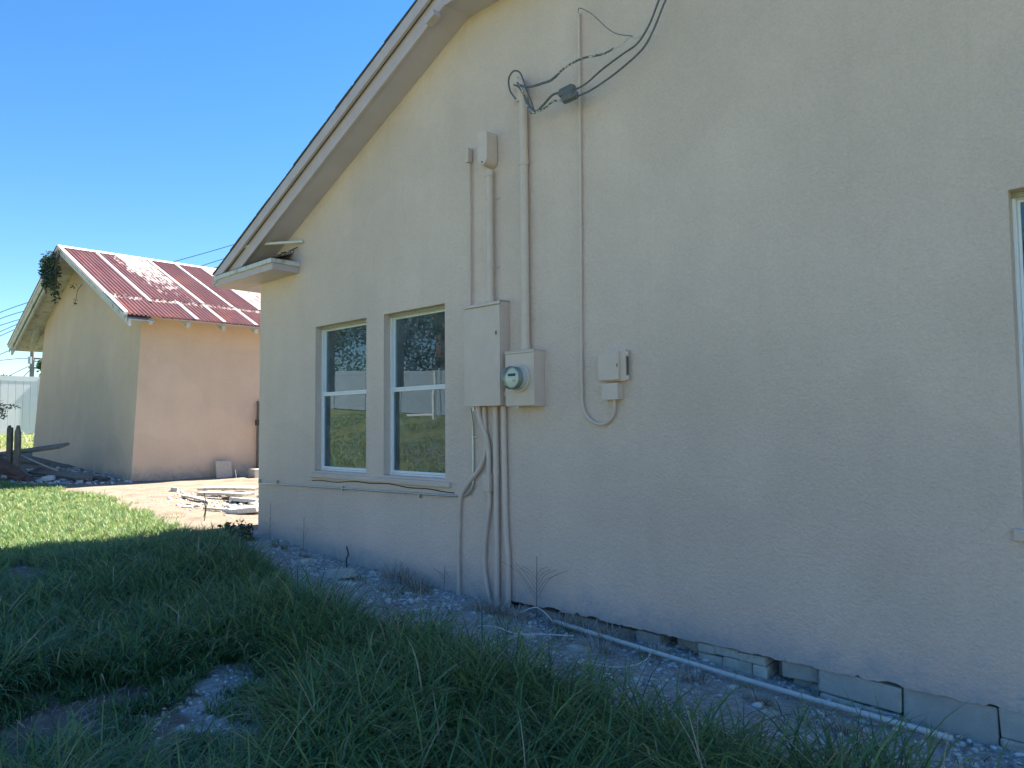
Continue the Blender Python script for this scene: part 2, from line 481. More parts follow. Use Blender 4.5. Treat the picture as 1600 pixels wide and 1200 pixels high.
# ------------------------------------------------------------------ the ground
def vnoise(X, Y, s, seed=0):
    """smooth value noise 0..1"""
    r = np.random.default_rng(seed).random((64, 64))
    x, y = np.asarray(X, float) / s, np.asarray(Y, float) / s
    xi, yi = np.floor(x).astype(int), np.floor(y).astype(int)
    fx, fy = x - xi, y - yi
    fx = fx * fx * (3 - 2 * fx); fy = fy * fy * (3 - 2 * fy)
    g = lambda a, b: r[a % 64, b % 64]
    return (g(xi, yi) * (1 - fx) + g(xi + 1, yi) * fx) * (1 - fy) + (g(xi, yi + 1) * (1 - fx) + g(xi + 1, yi + 1) * fx) * fy


def G(X, Y):
    X, Y = np.asarray(X, float), np.asarray(Y, float)
    z = .042 * (-X - .6) + .0004 * np.minimum(np.maximum(0, -X - 10), 25) ** 2
    z = z + .155 * np.clip(-Y - 3, 0, 8) + .03 * np.clip(-Y - 11, 0, 60)
    z = np.where(X < -40, z - .042 * (-X - 40), z)
    z = np.where(X > 8, z + .042 * (X - 8), z)
    z = z + .035 * (vnoise(X, Y, 1.1, 3) - .5) + .02 * (vnoise(X, Y, .35, 4) - .5)
    return z


def Gz(x, y): return float(G(x, y))


def inpoly(X, Y, poly):
    X, Y = np.asarray(X, float), np.asarray(Y, float); c = np.zeros(X.shape, bool)
    n = len(poly)
    for i in range(n):
        x1, y1 = poly[i]; x2, y2 = poly[(i + 1) % n]
        if y1 == y2: continue
        cond = ((y1 > Y) != (y2 > Y)) & (X < (x2 - x1) * (Y - y1) / (y2 - y1) + x1)
        c ^= cond
    return c


SAND = [(-14.6, 3.55), (-13.2, 3.75), (-11.9, 3.8), (-10.6, 3.75), (-9.6, 3.6), (-8.9, 3.6), (-8.3, 3.85), (-7.9, 4.2), (-7.9, 30), (-14.6, 30)]
GRAVEL = [(-8.2, 4.0), (-7.6, 3.78), (-6.6, 3.45), (-5.4, 3.2), (-4.7, 3.05), (-4.2, 3.05), (-3.5, 3.22), (-2.9, 3.02), (-2.4, 3.0), (-1.9, 3.12), (-1.4, 3.15), (-1.0, 3.08), (-.4, 2.9), (3, 2.7), (3, 4.9), (-8.2, 4.9)]
DEBRIS = [(-24, 2.6), (-18, 2.8), (-16, 3.0), (-14.6, 3.45), (-14.2, 5.2), (-24, 5.2)]
PATCH = [(-4.2, 1.45), (-4.15, 2.2), (-3.75, 2.3), (-3.4, 2.0), (-2.95, 1.6), (-2.95, 1.2), (-3.5, 1.2)]
SOIL = [(-4.35, 1.35), (-4.1, 1.75), (-3.4, 1.5), (-3.25, 1.2), (-3.4, .9), (-3.7, .5), (-4.3, .6), (-4.5, 1.0)]


def masks(X, Y):
    """bare sand, gravel and soil, 0/1 with ragged borders"""
    jx = (vnoise(X, Y, .3, 5) - .5) * .35 + (vnoise(X, Y, .09, 6) - .5) * .16
    jy = (vnoise(X, Y, .3, 7) - .5) * .35 + (vnoise(X, Y, .09, 8) - .5) * .16
    x, y = X + jx, Y + jy
    sand = inpoly(x, y, SAND) & (x < -8.02)
    gr = inpoly(x, y, GRAVEL) | inpoly(x, y, PATCH)
    so = (((x + 14.2) / 2.3) ** 2 + ((y + 4.6) / .9) ** 2 < 1) | (((x + 8.5) / 1.5) ** 2 + ((y + 3.0) / .8) ** 2 < 1) | inpoly(x, y, SOIL) | inpoly(x, y, DEBRIS) | (((x + 7.4) / .5) ** 2 + ((y - 1.7) / .3) ** 2 < 1)
    return sand, gr, so


def axis(lo, hi, fine, a, b):
    """coordinates: fine step inside lo..hi, growing outwards to a and b"""
    c = list(np.arange(lo, hi, fine)); s = fine; x = lo; left = []
    while x > a: s *= 1.22; x -= s; left.append(x)
    s = fine; x = c[-1]; right = []
    while x < b: s *= 1.22; x += s; right.append(x)
    return np.array(left[::-1] + c + right)


xs = axis(-16.5, 1.5, .06, -500, 500); ys = axis(-.5, 9, .06, -500, 500)
GX, GY = np.meshgrid(xs, ys)
gz = G(GX, GY)
sd_, gr_, so_ = masks(GX, GY)
gz = gz + np.where(gr_, .018 * (vnoise(GX, GY, .12, 9) - .5), 0) + np.where(so_, .02 * (vnoise(GX, GY, .15, 10) - .5), 0)
V = np.stack([GX.ravel(), GY.ravel(), gz.ravel()], 1)
nx, ny = len(xs), len(ys)
I = np.arange(nx * ny).reshape(ny, nx)
a, b_, c_, d_ = I[:-1, :-1].ravel(), I[:-1, 1:].ravel(), I[1:, 1:].ravel(), I[1:, :-1].ravel()
F = np.concatenate([np.stack([a, b_, c_], 1), np.stack([a, c_, d_], 1)])


def ground_mat():
    m = bpy.data.materials.new('ground'); m.use_nodes = True
    n, l = m.node_tree.nodes, m.node_tree.links
    b = n['Principled BSDF']; b.inputs['Roughness'].default_value = .95; b.inputs['Specular IOR Level'].default_value = .15
    geo = n.new('ShaderNodeNewGeometry')

    def noise(sc, det=6, ro=.65):
        t = n.new('ShaderNodeTexNoise'); t.inputs['Scale'].default_value = sc
        t.inputs['Detail'].default_value = det; t.inputs['Roughness'].default_value = ro
        l.new(geo.outputs['Position'], t.inputs['Vector']); return t.outputs['Fac']

    def ramp(v, st):
        r = n.new('ShaderNodeValToRGB'); e = r.color_ramp.elements
        while len(e) < len(st): e.new(.5)
        for i, (p, c) in enumerate(st): e[i].position = p; e[i].color = (*c, 1)
        l.new(v, r.inputs[0]); return r.outputs[0]

    def mix(f, A, B):
        x = n.new('ShaderNodeMix'); x.data_type = 'RGBA'; l.new(f, x.inputs['Factor']); l.new(A, x.inputs['A']); l.new(B, x.inputs['B'])
        return x.outputs['Result']

    def at(nm):
        x = n.new('ShaderNodeAttribute'); x.attribute_name = nm; return x.outputs['Fac']
    lawn = ramp(noise(1.5, 9, .8), [(.3, (.11, .12, .05)), (.5, (.165, .185, .07)), (.66, (.215, .225, .095)), (.8, (.30, .25, .17))])
    sand = ramp(noise(2.4, 10, .72), [(.25, (.16, .12, .085)), (.42, (.235, .19, .145)), (.55, (.29, .25, .195)), (.68, (.22, .165, .115))])
    grav = ramp(noise(26, 6, .75), [(.3, (.22, .21, .21)), (.5, (.40, .41, .41)), (.7, (.58, .59, .60))])
    soil = ramp(noise(14, 8, .75), [(.3, (.12, .10, .085)), (.55, (.22, .19, .16)), (.75, (.36, .33, .29))])
    c = mix(at('sand'), lawn, sand); c = mix(at('gravel'), c, grav); c = mix(at('soil'), c, soil)
    l.new(c, b.inputs['Base Color'])
    bp = n.new('ShaderNodeBump'); bp.inputs['Strength'].default_value = .8; bp.inputs['Distance'].default_value = .03
    l.new(noise(22, 8, .75), bp.inputs['Height']); l.new(bp.outputs[0], b.inputs['Normal'])
    return m


ground = np_mesh('ground', V, F, ground_mat(), smooth=True)
for nm, k in (('sand', sd_), ('gravel', gr_), ('soil', so_)):
    at_ = ground.data.attributes.new(nm, 'FLOAT', 'POINT'); at_.data.foreach_set('value', k.astype(np.float32).ravel())
tag(ground, 'uneven yard of grass, pale sand and limestone gravel rising to the left', kind='structure')

# ------------------------------------------------------------------ the house
WY = 4.15                                   # outer face of the gable wall
HX0, HX1 = -8.06, 4.06                      # side walls
house = thing('house', (-2, WY, 0), 'beige stucco house with clipped gable and broken stucco above its block foundation', 'house')
RS = .46                                    # roof slope


def rake_top(x): return 3.376 + RS * (x + 8.58)


CLX0, CLX1 = -4.45, .45
WINS = [(-6.85, -5.93, 1.10, 2.61), (-5.65, -4.775, 1.10, 2.61), (-.68, .3, 1.07, 2.655)]


def wtop(x):
    if x < CLX0: return rake_top(x) - .25
    if x > CLX1: return rake_top(CLX0 + CLX1 - x) - .25
    return rake_top(CLX0) - .25


def wbot(x):
    if x < -4.02: return 0.0
    r = .196 + .010 * (float(vnoise(x, 0, .02, 21)) - .5) + .010 * (float(vnoise(x, 3, .7, 22)) - .5)
    if float(vnoise(x, 5, .06, 23)) > .74: r += .012                       # chipped out
    if -2.42 < x < -1.66: r += .012 * float(vnoise(x, 9, .05, 24))          # most broken round the stone pier
    return r


wm = MB()
cuts = sorted(set([HX0, HX1, -4.02, CLX0, CLX1] + [w[0] for w in WINS] + [w[1] for w in WINS] + list(np.round(np.arange(-4.0, 4.0, .025), 3)) + list(np.round(np.arange(-8, -4.1, .5), 3))))
for x0, x1 in zip(cuts[:-1], cuts[1:]):
    if x1 - x0 < 1e-4: continue
    e = 1e-4
    b0, b1, t0, t1 = wbot(x0 + e), wbot(x1 - e), wtop(x0), wtop(x1)
    w = [q for q in WINS if q[0] <= (x0 + x1) / 2 <= q[1]]
    if w:
        z0, z1 = w[0][2], w[0][3]
        wm.add([(x0, WY, b0), (x1, WY, b1), (x1, WY, z0), (x0, WY, z0)], [(0, 1, 2, 3)])
        wm.add([(x0, WY, z1), (x1, WY, z1), (x1, WY, t1), (x0, WY, t0)], [(0, 1, 2, 3)])
    else:
        wm.add([(x0, WY, b0), (x1, WY, b1), (x1, WY, t1), (x0, WY, t0)], [(0, 1, 2, 3)])
    wm.add([(x0, WY, b0), (x1, WY, b1), (x1, WY + .16, b1 + .004), (x0, WY + .16, b0 + .004)], [(3, 2, 1, 0)])   # broken lower lip
for x0, x1, z0, z1 in WINS:                                                                        # reveals
    d = .15
    wm.add([(x0, WY, z0), (x0, WY, z1), (x0, WY + d, z1), (x0, WY + d, z0)], [(0, 1, 2, 3)])
    wm.add([(x1, WY, z0), (x1, WY, z1), (x1, WY + d, z1), (x1, WY + d, z0)], [(3, 2, 1, 0)])
    wm.add([(x0, WY, z1), (x1, WY, z1), (x1, WY + d, z1), (x0, WY + d, z1)], [(0, 1, 2, 3)])
wm.add([(HX0, WY, 0), (HX0, WY, wtop(HX0)), (HX0, WY + .16, wtop(HX0)), (HX0, WY + .16, 0)], [(0, 1, 2, 3)])
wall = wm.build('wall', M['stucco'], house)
# merge strips for clean shading
bmm = bmesh.new(); bmm.from_mesh(wall.data); bmesh.ops.remove_doubles(bmm, verts=bmm.verts, dist=.0005); bmesh.ops.recalc_face_normals(bmm, faces=bmm.faces); bmm.to_mesh(wall.data); bmm.free()
MB().box(HX0 + .001, HX0 + .16, WY + .16, 16, -.3, 3.33).build('wall', M['stucco'], house)
MB().box(HX1 - .16, HX1, WY + .16, 16, -.3, 3.33).build('wall', M['stucco'], house)
MB().box(HX0, HX1, 16, 16.16, -.3, 3.33).build('wall', M['stucco'], house)
# room behind the windows
MB().box(HX0 + .16, HX1 - .16, WY + .17, 16, .23, .3).build('floor', M['room_floor'], house)
MB().box(HX0 + .16, HX1 - .16, WY + .17, 16, 2.95, 3.0).build('ceiling', M['room'], house)
MB().box(HX0 + .16, HX1 - .16, 8.0, 8.1, .3, 2.95).build('partition', M['room'], house)
MB().box(-4.4, -4.3, WY + .17, 8.0, .3, 2.95).build('partition', M['room'], house)
MB().box(-3.9, 3.9, WY + .75, WY + .8, -.2, .23).build('crawlspace_back', M['room_floor'], house)

# roof: two slopes and the clipped hip
YO = 3.83                                   # outer face of the rake
rg = -2.0; rz = rake_top(rg)
hy = YO + (rz - rake_top(CLX0)) / RS
rm = MB()
t_ = .05
top = [(-8.60, YO, rake_top(-8.60)), (CLX0, YO, rake_top(CLX0)), (rg, hy, rz), (rg, 16.4, rz), (-8.60, 16.4, rake_top(-8.60))]
rm.prism([(x, y, z - t_) for x, y, z in top], (0, 0, t_))
mir = lambda p: (2 * rg - p[0], p[1], p[2])
rm.prism([(x, y, z - t_) for x, y, z in map(mir, top)], (0, 0, t_))
rm.prism([(x, y, z - t_) for x, y, z in (top[1], mir(top[1]), (rg, hy, rz))], (0, 0, t_))
rm.build('roof', M['shingle'], house)
# shingle course ends showing along the rake
sl = math.atan(RS)
k = 0; x = -8.60; sh0 = None
while x < CLX0 - .1:
    dx = .155
    if sh0 is None:
        b = MB(); b.box(0, dx / math.cos(sl) + .14, 0, .22, 0, .014)
        sh0 = b.build('shingle', M['shingle'], house)
        src = sh0
    L = (x + .155, YO + .088 + random.uniform(-.006, .004), rake_top(x + .155) - .002)
    R_ = (0, -sl + random.uniform(.01, .03), 0)
    if k == 0:
        sh0.location = Vector(L) - house.location + Vector((.0, 0, 0)); sh0.rotation_euler = R_
        # origin of the source mesh sits at its middle: shift so that all copies match
    else:
        share(src, Vector(L) - house.location, R_, house)
    x += dx; k += 1
# rake boards: upper board set forward, lower board set back, both under the shingles
for xa, xb, fa in ((-8.60, CLX0, 0), (CLX1, 4.60, 1)):
    za, zb = (rake_top(xa), rake_top(xb)) if not fa else (rake_top(-4 - xa), rake_top(-4 - xb))
    MB().prism([(xa, YO - .015, za - .125), (xb, YO - .015, zb - .125), (xb, YO - .015, zb - .006), (xa, YO - .015, za - .006)], (0, .03, 0)).build('rake_board', M['trim'], house, bevel=.004)
    # the lower board and the soffit die into the top of the cornice return
    if not fa: P_ = [(-8.41, 3.354), (-8.04, 3.354), (xb, zb - .27), (xb, zb - .10)]; q_ = (-8.0, rake_top(-8.0) - .258)
    else: P_ = [(4.41, 3.354), (4.04, 3.354), (xa, za - .27), (xa, za - .10)]; q_ = (4.0, rake_top(-8.0) - .258)
    e_ = (xb, zb - .258) if not fa else (xa, za - .258)
    MB().prism([(x_, YO + .035, z_) for x_, z_ in P_], (0, .03, 0)).build('rake_board', M['trim'], house, bevel=.004)
    MB().prism([(q_[0], YO + .066, q_[1]), (e_[0], YO + .066, e_[1]), (e_[0], WY, e_[1]), (q_[0], WY, q_[1])], (0, 0, .012)).build('soffit', M['soffit'], house)
zc = rake_top(CLX0)
MB().box(CLX0 + .001, CLX1 - .001, YO - .015, YO + .015, zc - .125, zc - .006).build('fascia', M['trim'], house, bevel=.004)
MB().box(CLX0 + .001, CLX1 - .001, YO + .035, YO + .065, zc - .27, zc - .10).build('fascia', M['trim'], house, bevel=.004)
MB().box(CLX0 + .001, CLX1 - .001, YO + .066, WY, zc - .258, zc - .246).build('soffit', M['soffit'], house)
MB().box(-4.62, -4.50, YO - .03, YO + .05, 4.905, 4.965, Matrix.Rotation(-.35, 3, 'Y')).build('trim_block', M['trim'], house, bevel=.006)
# eave on the left side
MB().box(-8.60, -8.575, YO + .02, 16.3, 3.235, 3.365).build('fascia', M['trim'], house, bevel=.004)
MB().box(-8.574, HX0, WY, 16.3, 3.235, 3.247).build('soffit', M['soffit'], house)
# cornice return at the foot of the rake
cr = MB().box(-8.575, -7.19, YO, WY - .002, 3.235, 3.345).build('cornice_return', M['trim'], house, bevel=.004)
MB().box(-8.585, -7.175, YO - .022, YO - .001, 3.305, 3.352).build('drip_edge', M['shed_white'], house, bevel=.003)
MB().box(-7.189, -7.170, YO, WY - .004, 3.305, 3.352).build('drip_edge', M['shed_white'], house, bevel=.003)
MB().prism([(-8.5, YO - .02, 3.347), (-7.17, YO - .02, 3.347), (-7.35, WY - .004, 3.47), (-8.3, WY - .004, 3.47)], (0, 0, .012)).build('return_roof', M['shingle'], house)

# window joinery
for i, (x0, x1, z0, z1) in enumerate(WINS):
    yf = WY + .075
    w = MB()
    w.box(x0, x0 + .016, yf, yf + .07, z0, z1).box(x1 - .016, x1, yf, yf + .07, z0, z1)
    w.box(x0 + .016, x1 - .016, yf, yf + .07, z0, z0 + .018).box(x0 + .016, x1 - .016, yf + .01, yf + .07, z1 - .03, z1)
    fr = w.build('window', M['white_frame'], house, bevel=.003)
    if i == 0: fr['label'] = 'left of the paired windows beside the house corner'
    if i == 1: fr['label'] = 'right of the paired windows next to the tall grey box'
    if i == 2: fr['label'] = 'window cut by the right edge of the photograph'
    zm = z0 + (z1 - z0) * .515
    a0, a1 = x0 + .017, x1 - .017
    up_ = MB(); y0 = yf + .035
    up_.box(a0, a0 + .012, y0, y0 + .02, zm, z1 - .03).box(a1 - .012, a1, y0, y0 + .02, zm, z1 - .03).box(a0 + .012, a1 - .012, y0, y0 + .02, z1 - .042, z1 - .031)
    up_.build('upper_sash', M['white_frame'], fr)
    lo_ = MB(); y1 = yf + .008
    lo_.box(a0, a0 + .02, y1, y1 + .025, z0 + .02, zm).box(a1 - .02, a1, y1, y1 + .025, z0 + .02, zm).box(a0 + .02, a1 - .02, y1, y1 + .025, z0 + .02, z0 + .042)
    lo_.build('lower_sash', M['white_frame'], fr, bevel=.002)
    MB().box(a0, a1, y1 - .004, y1 + .03, zm, zm + .022).box(a0, a1, y1 - .009, y1 + .02, zm + .0225, zm + .04).build('meeting_rail', M['white_frame'], fr, bevel=.002)
    MB().box(a0 + .010, a1 - .010, y0 + .008, y0 + .012, zm + .035, z1 - .036).build('pane', M['glass'], fr)
    MB().box(a0 + .018, a1 - .018, y1 + .010, y1 + .014, z0 + .038, zm + .005).build('pane', M['glass'], fr)
    MB().box(x0 + .001, x1 - .001, yf - .006, yf + .009, z1 - .026, z1 - .001).build('caulk_strip', M['caulk'], fr)
# sills
MB().prism([(-6.9, WY - .028, 1.03), (-6.9, WY - .028, 1.075), (-6.9, WY + .14, 1.118), (-6.9, WY + .14, 1.03)], (2.20, 0, 0)).build('sill', M['stucco'], house, bevel=.008, seg=3)
MB().prism([(-.72, WY - .028, .99), (-.72, WY - .028, 1.045), (-.72, WY + .14, 1.078), (-.72, WY + .14, .99)], (1.08, 0, 0)).build('sill', M['stucco'], house, bevel=.008, seg=3)
MB().tube([(x, WY - .003, 1.008 + .012 * math.sin(x * 3) + .006 * math.sin(x * 11)) for x in np.arange(-6.9, -4.62, .08)], .0045, 5).build('stucco_crack', M['dark'], house)


def block(name, m, x0, x1, z0, z1, y, ang=0, dep=.2, jit=.006, bev=.008):
    b = MB(); b.box(x0, x1, y, y + dep, z0, z1)
    r = random.Random(int(abs(x0) * 1000))
    b.v = [(v[0] + r.uniform(-jit, jit), v[1] + r.uniform(-jit, jit), v[2] + r.uniform(-jit, jit)) for v in b.v]
    if ang:
        c = Vector(((x0 + x1) / 2, y, (z0 + z1) / 2)); R = Matrix.Rotation(ang, 3, 'Y')
        b.v = [tuple(R @ (Vector(v) - c) + c) for v in b.v]
    return b.build(name, m, house, bevel=bev)


# foundation, left to right
block('foundation_block', M['block'], -4.0, -3.56, .0, .165, WY + .06, bev=.012)
block('foundation_block', M['stone'], -3.55, -3.2, .0, .17, WY + .08, .02, bev=.015)
block('foundation_block', M['block'], -3.19, -2.92, .0, .15, WY + .10, bev=.012)
block('foundation_block', M['block'], -2.89, -2.70, .08, .172, WY + .05)
block('foundation_block', M['stone'], -2.62, -2.44, .085, .165, WY + .12, .1)
block('foundation_block', M['block'], -2.78, -2.43, -.03, .068, WY - .035, .03, bev=.02)
SX = [(-2.41, -2.30, .13, .19), (-2.297, -2.14, .145, .193), (-2.137, -1.975, .14, .19),
      (-2.41, -2.25, .06, .127), (-2.247, -2.06, .062, .14), (-2.057, -1.97, .06, .137),
      (-2.41, -2.19, -.05, .057), (-2.187, -1.97, -.05, .058)]
for q in SX: block('foundation_stone', M['stone'], *q[:4], WY + .008 + random.uniform(0, .012), jit=.007, bev=.009)
block('foundation_block', M['block'], -1.965, -1.90, -.05, .185, WY + .17)
block('foundation_block', M['block'], -1.885, -1.672, .095, .188, WY + .045)
block('foundation_stone', M['stone'], -1.84, -1.50, -.05, .088, WY + .075, .12, bev=.015)
block('foundation_block', M['block'], -1.665, -1.244, .068, .195, WY + .012, .04)
block('foundation_stone', M['stone'], -1.66, -1.262, -.07, .052, WY + .006, .08, bev=.012)
block('foundation_block', M['block'], -1.240, -.819, -.05, .190, WY + .016, .012)
block('foundation_block', M['block'], -.815, -.62, .06, .195, WY + .010, bev=.006)
block('foundation_stone', M['stone'], -.612, -.2, .06, .192, WY + .014, bev=.006)
block('foundation_stone', M['stone'], -.815, -.2, -.1, .055, WY + .005, bev=.012)
for j, x in enumerate(np.arange(-.19, 3.8, .41)):
    block('foundation_block', M['block'], x, x + .4, -.1, .178, WY + .02 + .01 * (j % 2))

# cobweb-thin strands on the stucco at the top of the picture
qc = random.Random(5)
for x0, z0, dx, dz, n_ in ((-2.40, 4.62, .30, -.22, 7), (-2.30, 4.55, .25, -.30, 6)):
    pts_ = [(x0 + dx * t + qc.uniform(-.012, .012), WY - .0005, z0 + dz * t + qc.uniform(-.01, .01)) for t in np.linspace(0, 1, n_)]
    MB().tube(pts_, .0012, 4).build('stucco_crack', M['soil_dark'], house)

# small painted mark under the meter box
mk = MB()
for cz, r in ((1.632, .010), (1.609, .0125)):
    mk.tube([(-3.823 + r * math.cos(a), WY - .004, cz + r * math.sin(a)) for a in np.linspace(0, 2 * math.pi, 15)], .0028, 5)
mk.build('painted_mark', M['white_wire'], house)

# white pipe leaning from the wall across the cornice return
p = MB().tube([(-7.93, YO + .01, 3.605), (-7.5, YO + .14, 3.59), (-7.09, WY - .02, 3.565)], .017, 12).build('leaning_pipe', M['pvc'], smooth=True)
tag(p, 'short whitish pipe wedged between the rake and the wall above the cornice return', 'pipe')
tw = MB()
for s in range(9):
    a = Vector((-7.32 + random.uniform(-.1, .1), WY - .06 + random.uniform(-.05, .03), 3.44))
    tw.tube([a, a + Vector((random.uniform(-.1, .12), random.uniform(-.04, .03), random.uniform(.01, .06))), a + Vector((random.uniform(-.16, .2), random.uniform(-.05, .03), random.uniform(0, .09)))], .004, 4)
o = tw.build('dry_twigs', M['dark']); tag(o, 'dark bits of twig lodged on top of the cornice return', 'twigs')

# ------------------------------------------------------------------ service equipment on the wall
def conduit(name, pts, r, label, cat='conduit', m='paint', collars=(), straps=(), sm=True, k=8):
    t = thing(name, pts[-1], label, cat)
    MB().tube(spline(pts, k) if sm else pts, r, 14).build('pipe', M[m], t, smooth=True)
    for (x, y, z) in collars:
        MB().tube([(x, y, z - .022), (x, y, z + .022)], r * 1.18, 14).build('coupling', M[m], t, smooth=True)
    for (x, y, z, s) in straps:
        b = MB().tube([(x, y, z - .008), (x, y, z + .008)], r * 1.12, 12)
        b.box(x + s * r, x + s * (r + .035), WY - .006, WY - .001, z - .009, z + .009)
        b.tube([(x + s * (r + .022), WY - .016, z), (x + s * (r + .022), WY, z)], .006, 6)
        b.build('strap', M['paint_dirty'], t)
    return t


# tall panel
px0, px1, pz0, pz1, pd = -4.415, -4.0, 1.71, 2.525, .105
pn = thing('electrical_panel', ((px0 + px1) / 2, WY, pz0), 'tall narrow beige electrical panel with plain door, left of the round meter', 'electrical panel')
MB().box(px0, px1, WY - pd + .012, WY - .0, pz0, pz1).build('cabinet', M['paint'], pn, bevel=.004)
MB().box(px0 + .003, px1 - .002, WY - pd - .006, WY - pd + .0115, pz0 - .004, pz1 - .028).build('door', M['paint'], pn, bevel=.004)
MB().prism([(px0 - .006, WY - .001, pz1 + .012), (px0 - .006, WY - pd - .014, pz1 - .002), (px0 - .006, WY - pd - .014, pz1 - .024), (px0 - .006, WY - pd - .0065, pz1 - .024), (px0 - .006, WY - pd - .0065, pz1 + .0005), (px0 - .006, WY - .001, pz1 + .001)], (px1 - px0 + .012, 0, 0)).build('rain_hood', M['paint'], pn)
MB().box(px1 - .045, px1 - .035, WY - pd - .011, WY - pd - .007, 2.26, 2.29).build('latch', M['dark'], pn)
MB().tube([(px0 + .055, WY - .05, pz0 - .02), (px0 + .055, WY - .05, pz0)], .014, 8).tube([(px0 + .055, WY - .05, pz0 - .035), (px0 + .055, WY - .05, pz0 - .02)], .018, 8).build('cable_fitting', M['steel'], pn, smooth=True)
MB().tube([(px1 + .001, WY - .04, 1.80), (-3.985, WY - .04, 1.80)], .03, 14).build('nipple', M['paint'], pn, smooth=True)

# meter box
mx0, mx1, mz0, mz1, md = -3.93, -3.635, 1.695, 2.115, .125
mt = thing('electric_meter', ((mx0 + mx1) / 2, WY, mz0), 'square beige meter box with a round glass electricity meter on its front', 'electric meter')
MB().box(mx0 + .003, mx1 - .003, WY - md + .011, WY, mz0, mz1 - .004).build('box', M['paint'], mt, bevel=.003)
MB().box(mx0, mx1, WY - md, WY - md + .0105, mz0 + .004, mz1 - .022).build('cover', M['paint'], mt, bevel=.003)
MB().box(mx0 - .003, mx1 + .003, WY - md - .003, WY, mz1 - .0035, mz1 + .004).box(mx0 - .003, mx1 + .003, WY - md - .003, WY - md + .006, mz1 - .02, mz1 - .004).build('rain_hood', M['paint'], mt, bevel=.002)
mc = (-3.775, 1.905)


def ringY(prof, n=36, cx=mc[0], cz=mc[1]):
    """lathe about the Y axis: prof = [(y, r)]"""
    vs = [(cx + r * math.cos(2 * math.pi * k / n), y, cz + r * math.sin(2 * math.pi * k / n)) for y, r in prof for k in range(n)]
    fs = [(i * n + k, i * n + (k + 1) % n, (i + 1) * n + (k + 1) % n, (i + 1) * n + k) for i in range(len(prof) - 1) for k in range(n)]
    return vs, fs


yb = WY - md
MB().add(*ringY([(yb - .001, .106), (yb - .018, .106), (yb - .022, .102), (yb - .022, .090)])).build('collar', M['paint'], mt, smooth=True)
MB().add(*ringY([(yb - .002, .090), (yb - .055, .089), (yb - .058, .080)])).build('base_ring', M['glassy_grey'], mt, smooth=True)
dm = MB().add(*ringY([(yb - .0585, .0885), (yb - .105, .0875), (yb - .118, .083), (yb - .124, .068), (yb - .127, .038), (yb - .128, .001)])).build('glass_cover', M['dome'], mt, smooth=True)
v, f_ = ringY([(yb - .088, .074), (yb - .0885, .001)])
dl = MB().add(v, f_).build('dial_plate', M['dial'], mt, smooth=False)
MB().add(*ringY([(yb - .059, .080), (yb - .096, .079), (yb - .096, .074), (yb - .088, .0735)])).build('barrel', M['glassy_grey'], mt, smooth=True)
MB().box(mc[0] - .040, mc[0] + .036, yb - .0925, yb - .0895, mc[1] + .012, mc[1] + .032).build('display', M['dark'], dl)
MB().box(mc[0] - .055, mc[0] + .045, yb - .0915, yb - .0895, mc[1] - .001, mc[1] + .003).build('dial_line', M['glassy_grey'], dl)
MB().box(mc[0] + .008, mc[0] + .036, yb - .0925, yb - .0895, mc[1] - .032, mc[1] - .012).build('nameplate', M['glassy_grey'], dl)
MB().tube([(-3.83, yb - .006, mz0 - .008), (-3.80, yb - .012, mz0 - .014), (-3.785, yb - .006, mz0 - .004)], .006, 6).tube([(-3.80, yb - .006, mz0 - .026), (-3.80, yb - .006, mz0 + .008)], .007, 6).build('hasp', M['paint_dirty'], mt)

for x, z in ((mx0 + .02, mz0 + .03), (mx1 - .02, mz0 + .03), (mx0 + .02, mz1 - .05), (mx1 - .02, mz1 - .05)):
    MB().tube([(x, WY - md - .003, z), (x, WY - md + .001, z)], .005, 8).build('screw', M['steel'], mt)
for z in (pz0 + .08, pz0 + .4, pz1 - .12):
    MB().tube([(px0 - .002, WY - pd + .004, z - .03), (px0 - .002, WY - pd + .004, z + .03)], .006, 8).build('hinge', M['paint_dirty'], pn)
for z in (pz0 + .02, pz1 - .05):
    MB().tube([(px1 - .06, WY - pd - .008, z), (px1 - .06, WY - pd - .005, z)], .005, 8).build('screw', M['steel'], pn)
# telephone interface with small box under it
nb = thing('utility_box', (-3.0, WY, 1.84), 'small beige telephone box with hinged lid on the bare wall right of the meter', 'utility box')
MB().box(-3.085, -2.915, WY - .075, WY - .02, 1.852, 2.046).build('lid', M['paint'], nb, bevel=.008, seg=3)
MB().box(-3.06, -2.875, WY - .045, WY, 1.846, 2.062).build('back_box', M['paint'], nb, bevel=.004)
for z in (1.865, 2.03): MB().tube([(-2.868, WY - .035, z - .014), (-2.868, WY - .035, z + .014)], .013, 8).build('hinge', M['paint_dirty'], nb)
MB().tube([(-2.865, WY - .03, 1.885), (-2.865, WY - .03, 2.01)], .006, 6).build('hinge_rod', M['dark'], nb)
MB().box(-2.925, -2.918, WY - .077, WY - .0755, 1.94, 1.965).build('latch', M['dark'], nb)
jb = thing('junction_box', (-2.98, WY, 1.72), 'tiny beige square box fixed directly below the hinged telephone box', 'junction box')
MB().box(-3.055, -2.925, WY - .07, WY, 1.722, 1.832).build('box', M['paint'], jb, bevel=.004)
MB().box(-3.058, -2.922, WY - .076, WY - .0705, 1.72, 1.834).build('cover', M['paint'], jb, bevel=.003)

